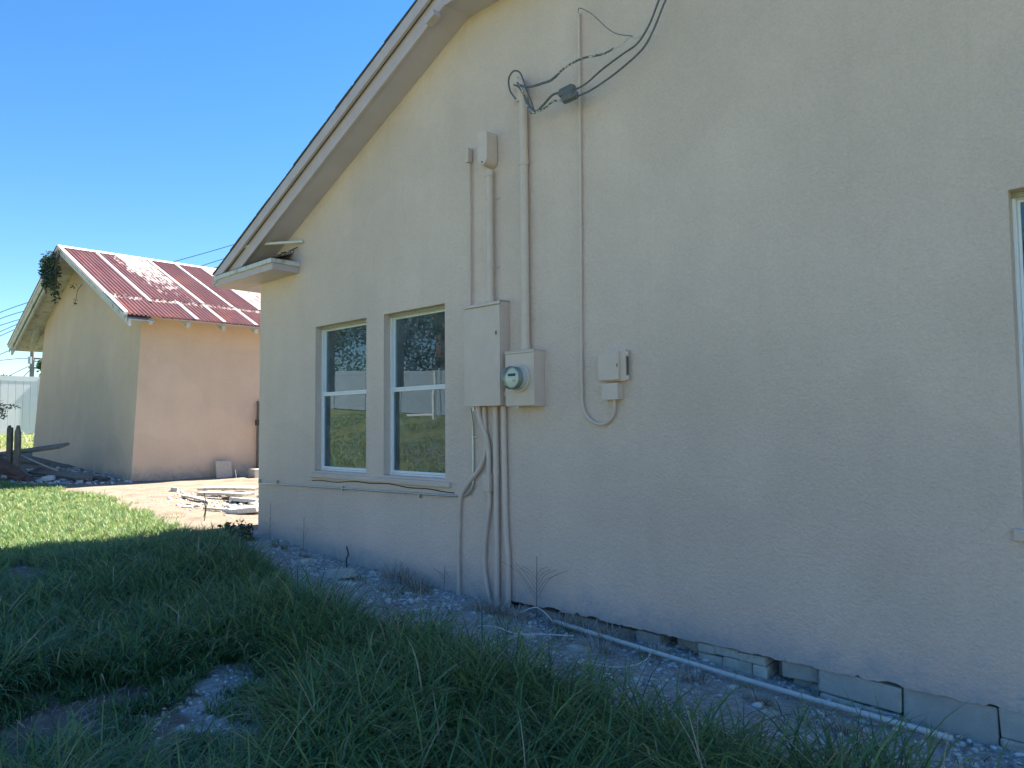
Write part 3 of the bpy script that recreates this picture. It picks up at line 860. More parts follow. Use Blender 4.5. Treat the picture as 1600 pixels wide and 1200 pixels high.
# cable conduit with U bend, up to the roof
y = WY - .022
uc = conduit('cable_conduit', [(-3.25, y, 4.56), (-3.255, y, 3.6), (-3.262, y, 2.77), (-3.268, y, 2.3), (-3.27, y, 1.80), (-3.255, y, 1.66), (-3.185, y, 1.578), (-3.095, y, 1.555), (-3.02, y, 1.59), (-2.985, y - .005, 1.66), (-2.98, y - .01, 1.722)], .0115,
             'thin beige conduit running up the wall from a U bend under the telephone box', collars=[(-3.269, y, 1.965), (-2.98, y - .01, 1.70)])

# service mast with meter
y = WY - .045
ms = conduit('service_mast', [(-3.79, y, 4.10), (-3.79, y, 3.2), (-3.79, y, 2.125)], .0335, 'thick beige service mast pipe rising from the meter box to the frayed black cables', sm=False,
             collars=[(-3.79, y, 2.14), (-3.79, y, 3.58)], straps=[(-3.79, y, 2.36, 1)])
MB().tube([(-3.79, y, 4.10), (-3.79, y - .01, 4.17), (-3.81, y - .02, 4.21), (-3.83, y - .04, 4.235)], [.034, .042, .045, .03], 14).build('weatherhead', M['paint_dirty'], ms, smooth=True)
MB().box(-3.86, -3.83, WY - .05, WY - .02, 4.085, 4.15).tube([(-3.855, y, 4.11), (-3.87, y - .01, 4.08), (-3.86, y - .02, 4.06)], .006, 6).build('clamp', M['paint_dirty'], ms)

# conduits from the tall panel upwards
y = WY - .05
c2 = conduit('panel_conduit', [(-4.165, y, 3.61), (-4.165, y, 3.0), (-4.165, y, 2.53)], .030, 'beige conduit with an oval box at its top, rising from the tall panel', sm=False, collars=[(-4.165, y, 2.56), (-4.165, y, 3.58)], straps=[(-4.165, y, 3.38, 1), (-4.165, y, 2.82, 1)])
cb = [( -4.165 + .052 * math.cos(a), 0, 3.69 + .052 * math.sin(a)) for a in np.linspace(math.pi, 2 * math.pi, 13)] + [(-4.113, 0, 3.905), (-4.217, 0, 3.905)]
MB().prism([(a[0], WY - .13, a[2]) for a in cb], (0, .012, 0)).build('cover_plate', M['paint'], c2, bevel=.002)
MB().prism([(a[0] * .94 - 4.165 * .06, WY - .117, a[2] - .004) for a in cb], (0, .11, 0)).build('conduit_body', M['paint'], c2, smooth=False)
MB().tube([(-4.165, WY - .136, 3.66), (-4.165, WY - .13, 3.66)], .007, 8).build('screw', M['dark'], c2)
y = WY - .03
c3 = conduit('thin_conduit', [(-4.425, y, 3.74), (-4.42, y, 3.5), (-4.42, y, 3.1), (-4.422, y, 2.7), (-4.435, y, 2.2), (-4.44, y, 1.86)], .013, 'thinnest beige conduit rising past the left edge of the tall panel, small box on top', sm=False)
MB().box(-4.445, -4.405, WY - .06, WY - .01, 3.745, 3.865).build('end_box', M['paint'], c3, bevel=.004)
MB().box(-4.455, -4.43, WY - .025, WY, 1.80, 1.86).build('end_fitting', M['paint_dirty'], c3)

# conduits going down
y = WY - .03
conduit('ground_conduit', [(-4.135, y, 1.705), (-4.13, y, 1.1), (-4.132, y, .6), (-4.135, y, .12)], .024, 'straight beige conduit going from the tall panel into the gravel, middle of the bundle', collars=[(-4.13, y, 1.19)])
conduit('ground_conduit', [(-4.045, y, 1.705), (-4.04, y, 1.2), (-4.03, y, .75), (-4.01, y, .5), (-4.012, y, .16)], .022, 'rightmost straight beige conduit of the bundle below the tall panel', collars=[(-4.03, y, .74)])
t = conduit('flexible_conduit', [(-4.312, y - .02, 1.705), (-4.30, y - .02, 1.62), (-4.235, y, 1.44), (-4.213, y, 1.30), (-4.214, y, 1.17)], .021, 'beige conduit curving down from the tall panel to the small inline box', straps=[(-4.226, y, 1.37, 1)], collars=[(-4.312, y - .02, 1.69)])
MB().box(-4.25, -4.175, WY - .07, WY - .001, 1.03, 1.17).build('inline_box', M['paint'], t, bevel=.005)
conduit('flexible_conduit', [(-4.212, y, 1.03), (-4.21, y, .93), (-4.25, y, .74), (-4.275, y, .55), (-4.268, y, .38), (-4.235, y, .24), (-4.215, y, .15)], .019, 'bowed beige conduit below the small inline box, ending in the gravel', collars=[(-4.212, y, 1.01)])
conduit('flexible_conduit', [(-4.268, y + .005, 1.70), (-4.255, y + .005, 1.42), (-4.265, y, 1.31), (-4.33, y, 1.20), (-4.47, y, 1.07), (-4.55, y, .97), (-4.572, y, .82), (-4.582, y, .62), (-4.585, y, .40), (-4.58, y, .14)], .018, 'beige conduit swinging left below the tall panel and dropping alone into the ground', collars=[(-4.583, y, .61)])
ys_ = WY - .018
t = conduit('metal_conduit', [(-4.41, ys_ - .03, 1.69), (-4.405, ys_ - .01, 1.58), (-4.41, ys_, 1.45), (-4.41, ys_, 1.15), (-4.415, ys_, 1.06), (-4.46, ys_, 1.0), (-4.54, ys_, .978), (-4.75, ys_, .965), (-5.5, ys_, .955), (-6.5, ys_, .94), (-7.3, ys_, .93), (-8.02, ys_, .915)], .0095, 'thin bare metal conduit running under the paired windows to the house corner', m='steel')
for z in (1.13, 1.16): MB().tube([(-4.41, ys_, z - .008), (-4.41, ys_, z + .008)], .014, 10).build('coupling', M['steel'], t, smooth=True)
MB().tube([(-4.41, ys_, 1.45), (-4.41, ys_, 1.47)], .014, 8).tube([(-4.39, ys_, 1.462), (-4.37, ys_ + .01, 1.462)], .006, 6).build('clamp', M['steel'], t)
for x in (-5.1, -6.3, -7.6, -8.0): MB().box(x - .008, x + .008, ys_ - .013, WY, .922, .965).build('strap', M['steel'], t)

# service drop cables
def cable(name, pts, r, label, m='black_rubber', k=8, cat='cable', group=None):
    o = MB().tube(spline(pts, k), r * .78, 8).build(name, M[m], smooth=True)
    return tag(o, label, cat, group)


cable('service_cable', [(-3.84, 4.06, 4.20), (-3.75, 4.03, 4.13), (-3.63, 4.0, 3.95), (-3.565, 4.0, 3.885), (-3.50, 4.0, 3.905), (-3.40, 4.0, 3.955), (-3.315, 4.0, 3.945)], .011, 'black cable from the mast head dipping to the upper connector')
cable('service_cable', [(-3.80, 4.05, 4.20), (-3.72, 4.02, 4.10), (-3.64, 4.0, 3.93), (-3.58, 3.99, 3.873), (-3.48, 3.99, 3.875), (-3.38, 3.99, 3.90), (-3.26, 3.99, 3.865)], .010, 'paint-flecked cable from the mast head dipping to the lower connector', m='cable_peeled')
cable('service_cable', [(-3.70, 4.04, 4.13), (-3.66, 4.0, 4.08), (-3.62, 4.0, 4.0), (-3.585, 4.0, 3.90)], .008, 'short black loop hanging straight below the mast head')
cable('service_cable', [(-3.86, 4.10, 4.10), (-3.905, 4.08, 4.18), (-3.89, 4.05, 4.26), (-3.82, 4.03, 4.29), (-3.745, 4.02, 4.25), (-3.70, 4.02, 4.16), (-3.68, 4.02, 4.10)], .009, 'black cable looped in a ring around the mast head')
cable('service_cable', [(-3.76, 4.04, 4.16), (-3.62, 4.0, 4.09), (-3.49, 4.0, 4.075), (-3.42, 4.0, 4.07), (-3.36, 4.0, 4.085)], .012, 'black insulated start of the bare neutral cable at the mast head')
cable('neutral_cable', [(-3.37, 4.0, 4.083), (-3.27, 4.0, 4.12), (-3.13, 4.0, 4.13), (-3.0, 4.0, 4.105), (-2.93, 4.0, 4.095), (-2.85, 4.0, 4.10)], .010, 'black and white flaking neutral cable rising right from the mast head', m='cable_peeled')
cable('neutral_cable', [(-2.93, 4.0, 4.095), (-2.80, 4.0, 4.10), (-2.72, 4.0, 4.13), (-2.67, 4.0, 4.10), (-2.60, 4.0, 4.13), (-2.50, 4.0, 4.28), (-2.44, 4.0, 4.45), (-2.38, 4.05, 4.75)], .0045, 'thin bare grey wire joining the two black cables at the top of the frame', m='steel')
cable('drop_cable', [(-3.20, 4.0, 3.925), (-3.09, 4.0, 3.938), (-2.95, 4.0, 3.99), (-2.78, 4.0, 4.035), (-2.66, 4.0, 4.065), (-2.57, 4.0, 4.15), (-2.50, 4.0, 4.27), (-2.44, 4.02, 4.42), (-2.36, 4.06, 4.75)], .0085, 'upper of two black cables rising right from the paired connectors')
cable('drop_cable', [(-3.17, 3.99, 3.865), (-3.05, 3.99, 3.87), (-2.90, 3.99, 3.90), (-2.74, 3.99, 3.95), (-2.61, 3.99, 4.01), (-2.53, 3.99, 4.10), (-2.46, 3.99, 4.22), (-2.40, 4.02, 4.38), (-2.31, 4.06, 4.75)], .0085, 'lower of two black cables rising right from the paired connectors')
cable('telephone_wire', [(-3.25, 4.12, 4.565), (-3.20, 4.08, 4.56), (-3.06, 4.04, 4.44), (-2.92, 4.02, 4.28), (-2.82, 4.0, 4.19), (-2.70, 4.0, 4.13)], .0038, 'thin grey wire sagging from the conduit top to the black cables', m='connector')


def connector(a, b, r, label):
    a, b = Vector(a), Vector(b); d = (b - a).normalized()
    t = thing('cable_connector', a, label, 'connector', 'dark connectors on the service cables')
    pts = [a, a + d * .012, a + d * .03, b - d * .03, b - d * .012, b]
    MB().tube(pts, [r * .35, r * .8, r, r, r * .8, r * .35], 8).build('body', M['connector'], t)
    mid = (a + b) / 2
    MB().tube([mid - d * .05, mid + d * .05], r * 1.04, 8).build('sleeve', M['connector'], t)
    return t


connector((-3.34, 4.0, 3.935), (-3.19, 4.0, 3.945), .034, 'upper dark connector of the pair splicing the service cables')
connector((-3.29, 3.975, 3.872), (-3.15, 3.975, 3.878), .034, 'lower dark connector of the pair splicing the service cables')

# ------------------------------------------------------------------ the shed
SXE, SXW, SRG = -13.85, -22.15, -18.0        # east eave, west eave, ridge
SZ0, SZR = 3.58, 5.50
ss = (SZR - SZ0) / (SXE - SRG)               # slope east
sw = (SZR - 3.66) / (SRG - SXW)
SY0, SY1 = 4.60, 14.0
shed = thing('shed', (-17.8, 9, .6), 'tall beige stucco shed with a faded red corrugated metal roof', 'shed')


def szE(x): return SZR - ss * (x - SRG)


def szW(x): return SZR - sw * (SRG - x)


g_ = MB()
bt, tp = 4.93, 5.07                           # battered front: foot and top
fr_ = [(-14.42, bt, .3), (-14.40, tp, szE(-14.40) - .10), (SRG, tp, SZR - .10), (-20.82, tp, szW(-20.82) - .10), (-21.25, bt, .3)]
g_.prism(fr_, (0, .2, 0))
g_.build('wall', M['shed_stucco'], shed)
g_ = MB(); g_.prism([(-14.419, bt + .2, .3), (-14.401, bt + .2, szE(-14.40) - .14), (-14.401, SY1 - .3, szE(-14.40) - .14), (-14.419, SY1 - .3, .3)], (-.2, 0, 0))
g_.build('wall', M['shed_stucco'], shed)
MB().box(-21.2, -21.0, bt + .2, SY1 - .3, .3, 3.6).build('wall', M['shed_stucco'], shed)
MB().box(-21.2, -14.6, SY1 - .5, SY1 - .3, .3, 3.6).build('wall', M['shed_stucco'], shed)
# door edge and step hidden mostly by the house
MB().box(-14.418, -14.33, 7.36, 7.44, .55, 2.1).build('door_frame', M['old_wood'], shed)
MB().box(-14.30, -14.05, 7.27, 7.33, 1.6, 1.72).build('hinge', M['dark'], shed)
ln = thing('concrete_block', (-13.95, 7.2, .52), 'small grey concrete block on the sand at the shed door beside the house corner', 'block')
MB().box(-14.1, -13.8, 7.02, 7.35, Gz(-13.9, 7.1) - .02, Gz(-13.9, 7.1) + .17).build('body', M['block'], ln, bevel=.01)


def corr(name, x0, x1, y0, y1, zf, dz, pitch=.076, amp=.016):
    """one corrugated sheet: waves across Y, running down the slope"""
    n = max(3, int((y1 - y0) / pitch * 8)); yy = np.linspace(y0, y1, n)
    prof = amp * np.cos(2 * math.pi * yy / pitch)
    sg = 1 if x1 > x0 else -1
    V = []; xm = (x0 + x1) / 2
    for x in (x0, xm, x1):
        jag = 0.0
        for yv, h in zip(yy, prof):
            V.append((x, yv, zf(x) + dz + h))
    V = np.array(V); I = np.arange(3 * n).reshape(3, n)
    a, b, c, d = I[:-1, :-1].ravel(), I[:-1, 1:].ravel(), I[1:, 1:].ravel(), I[1:, :-1].ravel()
    F = np.concatenate([np.stack([a, b, c], 1), np.stack([a, c, d], 1)]) if sg > 0 else np.concatenate([np.stack([c, b, a], 1), np.stack([d, c, a], 1)])
    o = np_mesh(name, V - np.array(shed.location), F, M['corrugated'], parent=shed, smooth=True)
    return o


tierx = -14.86
upper = [4.58, 5.30, 6.40, 7.02, 7.66, 8.5, 9.3, 10.1, 10.9, 11.7, 12.5, 13.3, 14.05]
lower = [4.58, 5.22, 5.87, 6.40, 7.06, 7.75, 8.5, 9.3, 10.1, 10.9, 11.7, 12.5, 13.3, 14.05]
for i, (y0, y1) in enumerate(zip(upper[:-1], upper[1:])):
    corr('roof_sheet', SRG + .02, tierx + .03, y0 - .03, y1 + .03, szE, .034 + .004 * (i % 2))
for i, (y0, y1) in enumerate(zip(lower[:-1], lower[1:])):
    corr('roof_sheet', tierx - .08, SXE + .01, y0 - .03, y1 + .03, szE, .012 + .004 * (i % 2))
for i in range(11):
    y0 = 4.58 + i * .86
    corr('roof_sheet', SRG - .02, SXW, y0 - .03, y0 + .9, szW, .03 + .004 * (i % 2))


def seam(xa, xb, y, dz, w=.075):
    MB().prism([(xa, y - w / 2, szE(xa) + dz), (xa, y - w / 4, szE(xa) + dz + .016), (xa, y + w / 4, szE(xa) + dz + .016), (xa, y + w / 2, szE(xa) + dz)],
               (xb - xa, 0, szE(xb) - szE(xa))).build('seam_rib', M['rust_trim'], shed)


for y, a_, b2 in ((5.30, SRG + .2, tierx + .25), (6.40, SRG + .1, tierx), (7.02, SRG + .1, tierx), (7.66, SRG + .1, tierx), (8.5, SRG + .1, tierx)):
    seam(a_, b2, y, .046)
for y in (5.87, 6.40, 7.06, 7.75): seam(tierx + .03, SXE, y, .026)
# ridge cap, rake trims
MB().prism([(SRG - .16, SY0 - .02, SZR - .16 * sw + .04), (SRG, SY0 - .02, SZR + .055), (SRG + .14, SY0 - .02, SZR - .14 * ss + .052), (SRG + .14, SY0 - .02, SZR - .14 * ss + .045), (SRG, SY0 - .02, SZR + .045), (SRG - .16, SY0 - .02, SZR - .16 * sw + .03)], (0, SY1 - SY0 + .04, 0)).build('ridge_cap', M['rust_trim'], shed)
for xa, xb, zf in ((SRG, SXE, szE), (SRG, SXW, szW)):
    P4 = lambda y, lo, hi: [(xa, y, zf(xa) + lo), (xb, y, zf(xb) + lo), (xb, y, zf(xb) + hi), (xa, y, zf(xa) + hi)]
    MB().prism(P4(SY0 - .03, -.012, .048), (0, .07, 0)).build('rake_trim', M['rust_trim'], shed)
    MB().prism(P4(SY0, -.13, -.014), (0, .025, 0)).build('rake_board', M['shed_white'], shed)
    MB().prism(P4(SY0 + .05, -.20, -.075), (0, .04, 0)).build('rake_board', M['shed_white'], shed)
# soffit boards under the front overhang
for xa, xb, zf in ((SRG, SXE, szE), (SRG, SXW, szW)):
    n = 16
    for i in range(n):
        x0 = xa + (xb - xa) * i / n; x1 = xa + (xb - xa) * (i + 1) / n - .012 * (1 if xb > xa else -1)
        j = random.uniform(-.008, .004)
        MB().prism([(x0, SY0 + .091, zf(x0) - .095 + j), (x1, SY0 + .091, zf(x1) - .095 + j), (x1, SY0 + .091, zf(x1) - .075 + j), (x0, SY0 + .091, zf(x0) - .075 + j)], (0, .40, 0)).build('soffit_board', M['shed_white'], shed)
# eave board and rafter tails on the sunny side
MB().prism([(SXE - .50, SY0 + .62, szE(SXE - .5) - .06), (SXE - .03, SY0 + .62, szE(SXE - .03) - .035), (SXE - .03, SY0 + .62, szE(SXE - .03) - .015), (SXE - .50, SY0 + .62, szE(SXE - .5) - .015)], (0, SY1 - SY0 - .7, 0)).build('eave_board', M['shed_white'], shed)
MB().prism([(-21.05, SY0 + .50, szW(-21.05) - .10), (SXW + .03, SY0 + .50, szW(SXW + .03) - .10), (SXW + .03, SY0 + .50, szW(SXW + .03) - .06), (-21.05, SY0 + .50, szW(-21.05) - .06)], (0, SY1 - SY0 - .6, 0)).build('eave_board', M['shed_white'], shed)
for i in range(13):
    y = 5.02 + i * .68
    MB().prism([(-14.38, y, szE(-14.38) - .16), (SXE - .07, y, szE(SXE - .07) - .17), (SXE - .06, y, szE(SXE - .06) - .062), (-14.38, y, szE(-14.38) - .062)], (0, .06, 0)).build('rafter_tail', M['shed_white'], shed)
MB().prism([(-21.35, SY0 + .3, szW(-21.35) - .32), (-20.95, SY0 + .3, szW(-20.95) - .22), (-20.95, SY0 + .3, szW(-20.95) - .10), (-21.35, SY0 + .3, szW(-21.35) - .10)], (0, .07, 0)).build('bracket', M['shed_white'], shed)


# leafy clumps ------------------------------------------------------
def leaves(name, centers, radii, per, size, m, parent=None, seed=1, flat=.5, base=None, hang=0.0):
    """many small folded leaf faces spread through several clumps"""
    r = np.random.default_rng(seed); P = []
    for (c, rad, n) in zip(centers, radii, per):
        d = r.normal(size=(n, 3)); d /= np.linalg.norm(d, axis=1)[:, None]
        q = d * (r.random(n)[:, None] ** .45) * np.array(rad) + np.array(c)
        P.append(q)
    P = np.concatenate(P); n = len(P)
    a = r.normal(size=(n, 3)); a[:, 2] = a[:, 2] * flat - hang; a /= np.linalg.norm(a, axis=1)[:, None]
    b = np.cross(a, r.normal(size=(n, 3))); b /= np.linalg.norm(b, axis=1)[:, None]
    s = size * (.6 + .8 * r.random(n))[:, None]
    V = np.stack([P, P + a * s * .5 + b * s * .28, P + a * s, P + a * s * .5 - b * s * .28], 1).reshape(-1, 3)
    k = np.arange(n)[:, None] * 4
    F = np.concatenate([k + np.array([0, 1, 2]), k + np.array([0, 2, 3])])
    rv = np.repeat(r.random(n) ** 1.3, 4)
    if base is not None: V = V - np.array(base)
    return np_mesh(name, V, F, M[m], rv, parent)


vn = thing('climbing_vine', (-18.1, 4.5, 4.6), 'dark green vine hanging from the peak of the shed roof', 'vine')
b0 = np.array(vn.location)
leaves('foliage', [(-18.3, 4.5, 5.22), (-18.42, 4.48, 5.02), (-18.3, 4.48, 4.85), (-18.0, 4.5, 5.0), (-17.85, 4.5, 4.65), (-18.62, 4.5, 5.2), (-17.75, 4.5, 4.4)],
       [(.33, .14, .25), (.35, .13, .25), (.3, .12, .25), (.28, .12, .3), (.17, .09, .28), (.2, .1, .2), (.1, .06, .2)], [300, 320, 280, 230, 130, 90, 40], .07, 'vine', vn, 5, 1.0, b0, .5)
st = MB()
for i in range(8):
    x = -18.6 + i * .13
    st.tube(spline([(x, 4.55, 5.4), (x + random.uniform(-.1, .1), 4.5, 5.0), (x + random.uniform(-.12, .2), 4.5, 4.55)], 4), .008, 4)
st.build('stem', M['bark'], vn)
vs_ = thing('vine_sprig', (-17.2, 4.9, 4.5), 'small leafy sprig growing under the shed soffit right of the vine', 'vine')
leaves('foliage', [(-17.35, 4.75, 4.55), (-17.5, 4.8, 4.25), (-16.4, 4.85, 4.62)], [(.16, .08, .1), (.1, .05, .12), (.18, .1, .1)], [24, 12, 30], .045, 'vine', vs_, 6, 1.0, np.array(vs_.location))
st = MB().tube([(-17.4, 4.9, 4.65), (-17.35, 4.8, 4.5), (-17.5, 4.8, 4.2)], .006, 4); st.build('stem', M['bark'], vs_)

# ------------------------------------------------------------------ things round the shed
pv = MB(); R = Matrix.Rotation(-.22, 3, 'Y')
pz = Gz(-14.2, 6.6)
pv.box(-14.235, -14.19, 6.44, 6.76, pz - .005, pz + .33, R, (-14.21, 6.6, pz))
o = pv.build('paver', M['paver'], bevel=.006); tag(o, 'square concrete paver leaning against the tan side wall of the shed', 'paver')
st_ = MB().tube([(-13.95, 6.72, pz - .02), (-13.96, 6.70, pz + .16)], .006, 5).build('garden_stake', M['pvc']); tag(st_, 'short pale stake standing in the sand before the leaning paver', 'stake')


def slab(name, c, r, h, m, label, cat, rot=(0, 0, 0), n=8, seed=0, squash=.6, group=None, sink=.01):
    q = random.Random(seed)
    pts = [(r * (0.75 + .35 * q.random()) * math.cos(2 * math.pi * i / n), r * squash * (0.75 + .35 * q.random()) * math.sin(2 * math.pi * i / n)) for i in range(n)]
    b = MB()
    Rm = Matrix.Rotation(rot[2], 3, 'Z') @ Matrix.Rotation(rot[1], 3, 'Y') @ Matrix.Rotation(rot[0], 3, 'X')
    cz = Gz(c[0], c[1]) - sink + (c[2] if len(c) > 2 else 0)
    lo = [Rm @ Vector((x, y, 0)) + Vector((c[0], c[1], cz)) for x, y in pts]
    hi = [Rm @ Vector((x * .93 + q.uniform(-.01, .01), y * .93, h * q.uniform(.85, 1.1))) + Vector((c[0], c[1], cz)) for x, y in pts]
    b.add(lo + hi, [tuple(range(n))[::-1], tuple(range(n, 2 * n))] + [(i, (i + 1) % n, n + (i + 1) % n, n + i) for i in range(n)])
    o = b.build(name, M[m], bevel=.008)
    return tag(o, label, cat, group)


def plank(name, a, b, w, h, m, label, cat='plank', tw=0, split=False, group=None):
    a, b = Vector(a), Vector(b); d = (b - a).normalized()
    upv = Matrix.Rotation(tw, 3, d) @ Vector((0, 0, 1))
    sd = d.cross(upv).normalized(); u = sd.cross(d); L = (b - a).length
    q = random.Random(int(a.x * 977 + b.y * 31)); vs = []; n = 6
    for i in range(n + 1):
        t = i / n; p = a.lerp(b, t) + u * .012 * math.sin(t * 3 + a.x)
        ww = w * (1 + q.uniform(-.05, .05))
        e1 = d * q.uniform(-.08, .08) * (1 if i in (0, n) else 0)
        for k_, (i_, j_) in enumerate(((-1, -1), (1, -1), (1, 1), (-1, 1))): vs.append(p + sd * i_ * ww / 2 + u * j_ * h / 2 + (e1 * i_))
    fs = [(0, 1, 2, 3), tuple(n * 4 + k for k in (3, 2, 1, 0))]
    for i in range(n):
        for k in range(4): fs.append((i * 4 + k, (i + 1) * 4 + k, (i + 1) * 4 + (k + 1) % 4, i * 4 + (k + 1) % 4))
    o = MB().add(vs, fs).build(name, M[m], bevel=.003)
    return tag(o, label, cat, group)


gp = lambda x, y, h=0: (x, y, Gz(x, y) + h)
# lumber pile at the foot of the shed gable
plank('plank', (-17.3, 3.2, 1.02), (-15.35, 4.10, 1.27), .16, .05, 'old_wood', 'thick dark plank propped up with its end pointing right against the shaded shed wall', tw=.4)
plank('plank', (-16.4, 3.15, 1.10), (-15.25, 3.62, .60), .15, .05, 'red_wood', 'reddish brown plank sloping down to the right across the lumber pile', tw=.3)
plank('plank', (-17.2, 3.2, .86), (-15.4, 3.45, .70), .16, .045, 'red_wood', 'second reddish plank lying under the sloping one', tw=.2)
plank('lath', (-16.1, 3.55, 1.10), (-15.35, 3.98, .82), .03, .02, 'pale_wood', 'thin pale lath leaning across the dark lumber pile', 'lath')
plank('plank', (-16.1, 3.8, .78), (-14.75, 4.35, .70), .20, .05, 'old_wood', 'broad grey plank lying level along the foot of the shaded shed wall', tw=.35)
plank('plank', (-15.9, 4.35, .70), (-14.8, 4.62, .64), .16, .04, 'old_wood', 'dark plank lying flat closest to the shaded shed wall', tw=.1)
plank('plank', (-17.6, 3.6, .95), (-15.9, 3.9, .92), .14, .04, 'old_wood', 'dark plank at the back of the lumber pile', tw=.1)
plank('plank', (-17.0, 2.9, .72), (-15.6, 3.15, .68), .18, .04, 'old_wood', 'grey plank at the front left of the lumber pile, next to the sunny grass', tw=.2)
slab('rubble_chunk', (-15.2, 3.82, .04), .16, .06, 'rubble', 'pale chunk lying at the lower end of the reddish plank', 'rubble', (.3, 0, .4), seed=3)
slab('rubble_chunk', (-14.75, 4.2), .10, .05, 'rubble', 'small pale stone at the right end of the lumber pile', 'rubble', seed=4)
slab('rubble_chunk', (-15.9, 3.3, .03), .11, .06, 'block', 'grey stone under the planks at the left edge', 'rubble', seed=5)


def post_jag(name, c, w, z1, label, seed):
    q = random.Random(seed); b = MB(); z0 = Gz(c[0], c[1]) - .1
    n = 5; f0 = [(c[0] - w / 2, c[1], z0), (c[0] + w / 2, c[1], z0)]
    topp = [(c[0] + w / 2 - w * i / n, c[1], z1 - q.uniform(0, .09) - (.05 if i in (0, n) else 0)) for i in range(n + 1)]
    b.prism(f0 + topp, (0, .06, 0))
    o = b.build(name, M['old_wood']); R0 = Matrix.Rotation(.75, 4, 'Z'); o.rotation_euler = (0, 0, .75)
    return tag(o, label, 'post', 'broken fence posts behind the lumber pile')


post_jag('broken_post', (-16.04, 3.36), .085, 1.66, 'left broken wooden post at the photo edge behind the lumber pile', 1)
post_jag('broken_post', (-15.93, 3.46), .09, 1.64, 'right broken wooden post with a jagged top, behind the lumber pile', 2)

# shrub mostly beyond the left edge
sh = thing('shrub', (-16.9, 2.5, Gz(-16.9, 2.5)), 'thin leafy shrub branch in front of the white fence at the left edge', 'shrub')
b = MB(); z = Gz(-16.9, 2.5)
tips = []
for i in range(11):
    a = random.uniform(0, 6.28); L = random.uniform(.5, .95); h = random.uniform(.9, 1.7)
    tip = Vector((-16.9 + L * math.cos(a) * .8, 2.5 + L * math.sin(a) * .8, z + h)); tips.append(tip)
    b.tube(spline([(-16.9, 2.5, z), (-16.9 + L * math.cos(a) * .25, 2.5 + L * math.sin(a) * .25, z + h * .6), tip], 4), [.02 - .0018 * k for k in range(9)], 5)
tips.append(Vector((-16.15, 3.25, 1.98))); b.tube(spline([(-16.9, 2.5, z + .6), (-16.5, 2.9, 1.7), (-16.15, 3.25, 2.0), (-15.95, 3.45, 1.99)], 4), [.018 - .0012 * k for k in range(13)], 5)
tips += [Vector((-15.98, 3.42, 1.98)), Vector((-16.12, 3.28, 1.82)), Vector((-16.18, 3.2, 2.05)), Vector((-16.1, 3.3, 1.9))]
b.build('branches', M['bark'], sh)
leaves('foliage', tips, [(.25, .25, .22)] * 11 + [(.12, .12, .1), (.12, .12, .05), (.09, .09, .07), (.08, .08, .06), (.1, .1, .08)], [130] * 11 + [60, 26, 26, 24, 22], .05, 'leaf_mid', sh, 9, .8, np.array(sh.location))

# rubble heap on the sand
RB = 'wood and concrete rubble on the sand'
plank('board', gp(-11.9, 5.15, .10), gp(-11.1, 5.7, .16), .10, .04, 'pale_wood', 'upper bleached board on top of the rubble heap left of the house corner', 'board', tw=.3, group=RB)
plank('board', gp(-11.65, 5.02, .06), gp(-10.95, 5.5, .10), .09, .04, 'pale_wood', 'second bleached board lying just below the upper one on the heap', 'board', tw=.2, group=RB)
plank('board', gp(-11.75, 4.8, .02), gp(-10.95, 4.86, .04), .08, .03, 'pale_wood', 'split board slanting across the front left of the rubble heap', 'board', tw=.1, group=RB)
plank('board', gp(-11.2, 5.9, .04), gp(-10.3, 6.2, .06), .10, .03, 'pale_wood', 'flat board at the back of the rubble heap', 'board', group=RB)
slab('concrete_slab', (-10.75, 5.35, .03), .34, .05, 'rubble', 'large grey slab of broken concrete in the middle of the rubble heap', 'slab', (-.1, .06, .5), seed=11, squash=.7, group=RB)
slab('concrete_slab', (-9.75, 4.85, .02), .29, .07, 'rubble', 'thick pale slab nearest the house corner in the sun', 'slab', (.05, -.08, .9), seed=12, squash=.62, group=RB)
slab('concrete_slab', (-9.9, 5.6, .02), .24, .05, 'rubble', 'grey slab touching the house corner behind the thick pale one', 'slab', (0, .1, .3), seed=13, group=RB)
slab('concrete_slab', (-11.3, 5.45, .05), .2, .05, 'block', 'darker slab tucked under the bleached boards', 'slab', (.2, 0, 1.3), seed=14, group=RB)
slab('rubble_chunk', (-12.6, 5.0), .11, .07, 'rubble', 'lone stone on the bare sand left of the rubble heap', 'rubble', seed=15)
slab('rubble_chunk', (-10.95, 6.1, .02), .10, .10, 'red_wood', 'dark reddish lump at the back of the rubble heap', 'rubble', seed=16)
slab('rubble_chunk', (-13.1, 6.95), .13, .05, 'rubble', 'flat pale stone in front of the block at the shed door', 'rubble', seed=17)
plank('board', gp(-10.35, 4.55, .02), gp(-9.55, 4.95, .04), .05, .03, 'pale_wood', 'narrow stick under the thick pale slab', 'board', group=RB)
for i, (x, y, h) in enumerate([(-9.5, 4.15, .36), (-9.75, 4.25, .22), (-11.1, 5.85, .28), (-12.0, 6.2, .25)]):
    z = Gz(x, y); o = MB().tube(spline([(x, y, z - .02), (x + .01, y + .02, z + h * .5), (x - .015, y, z + h)], 3), .006, 5).build('dry_stalk', M['dark'])
    tag(o, ['dark upright stalk at the edge of the shade near the sunny grass', 'shorter stalk beside the dark upright one', 'upright twig standing behind the rubble slabs', 'thin twig standing in the sand before the shed wall'][i], 'stalk')
q = random.Random(77)
bits = []
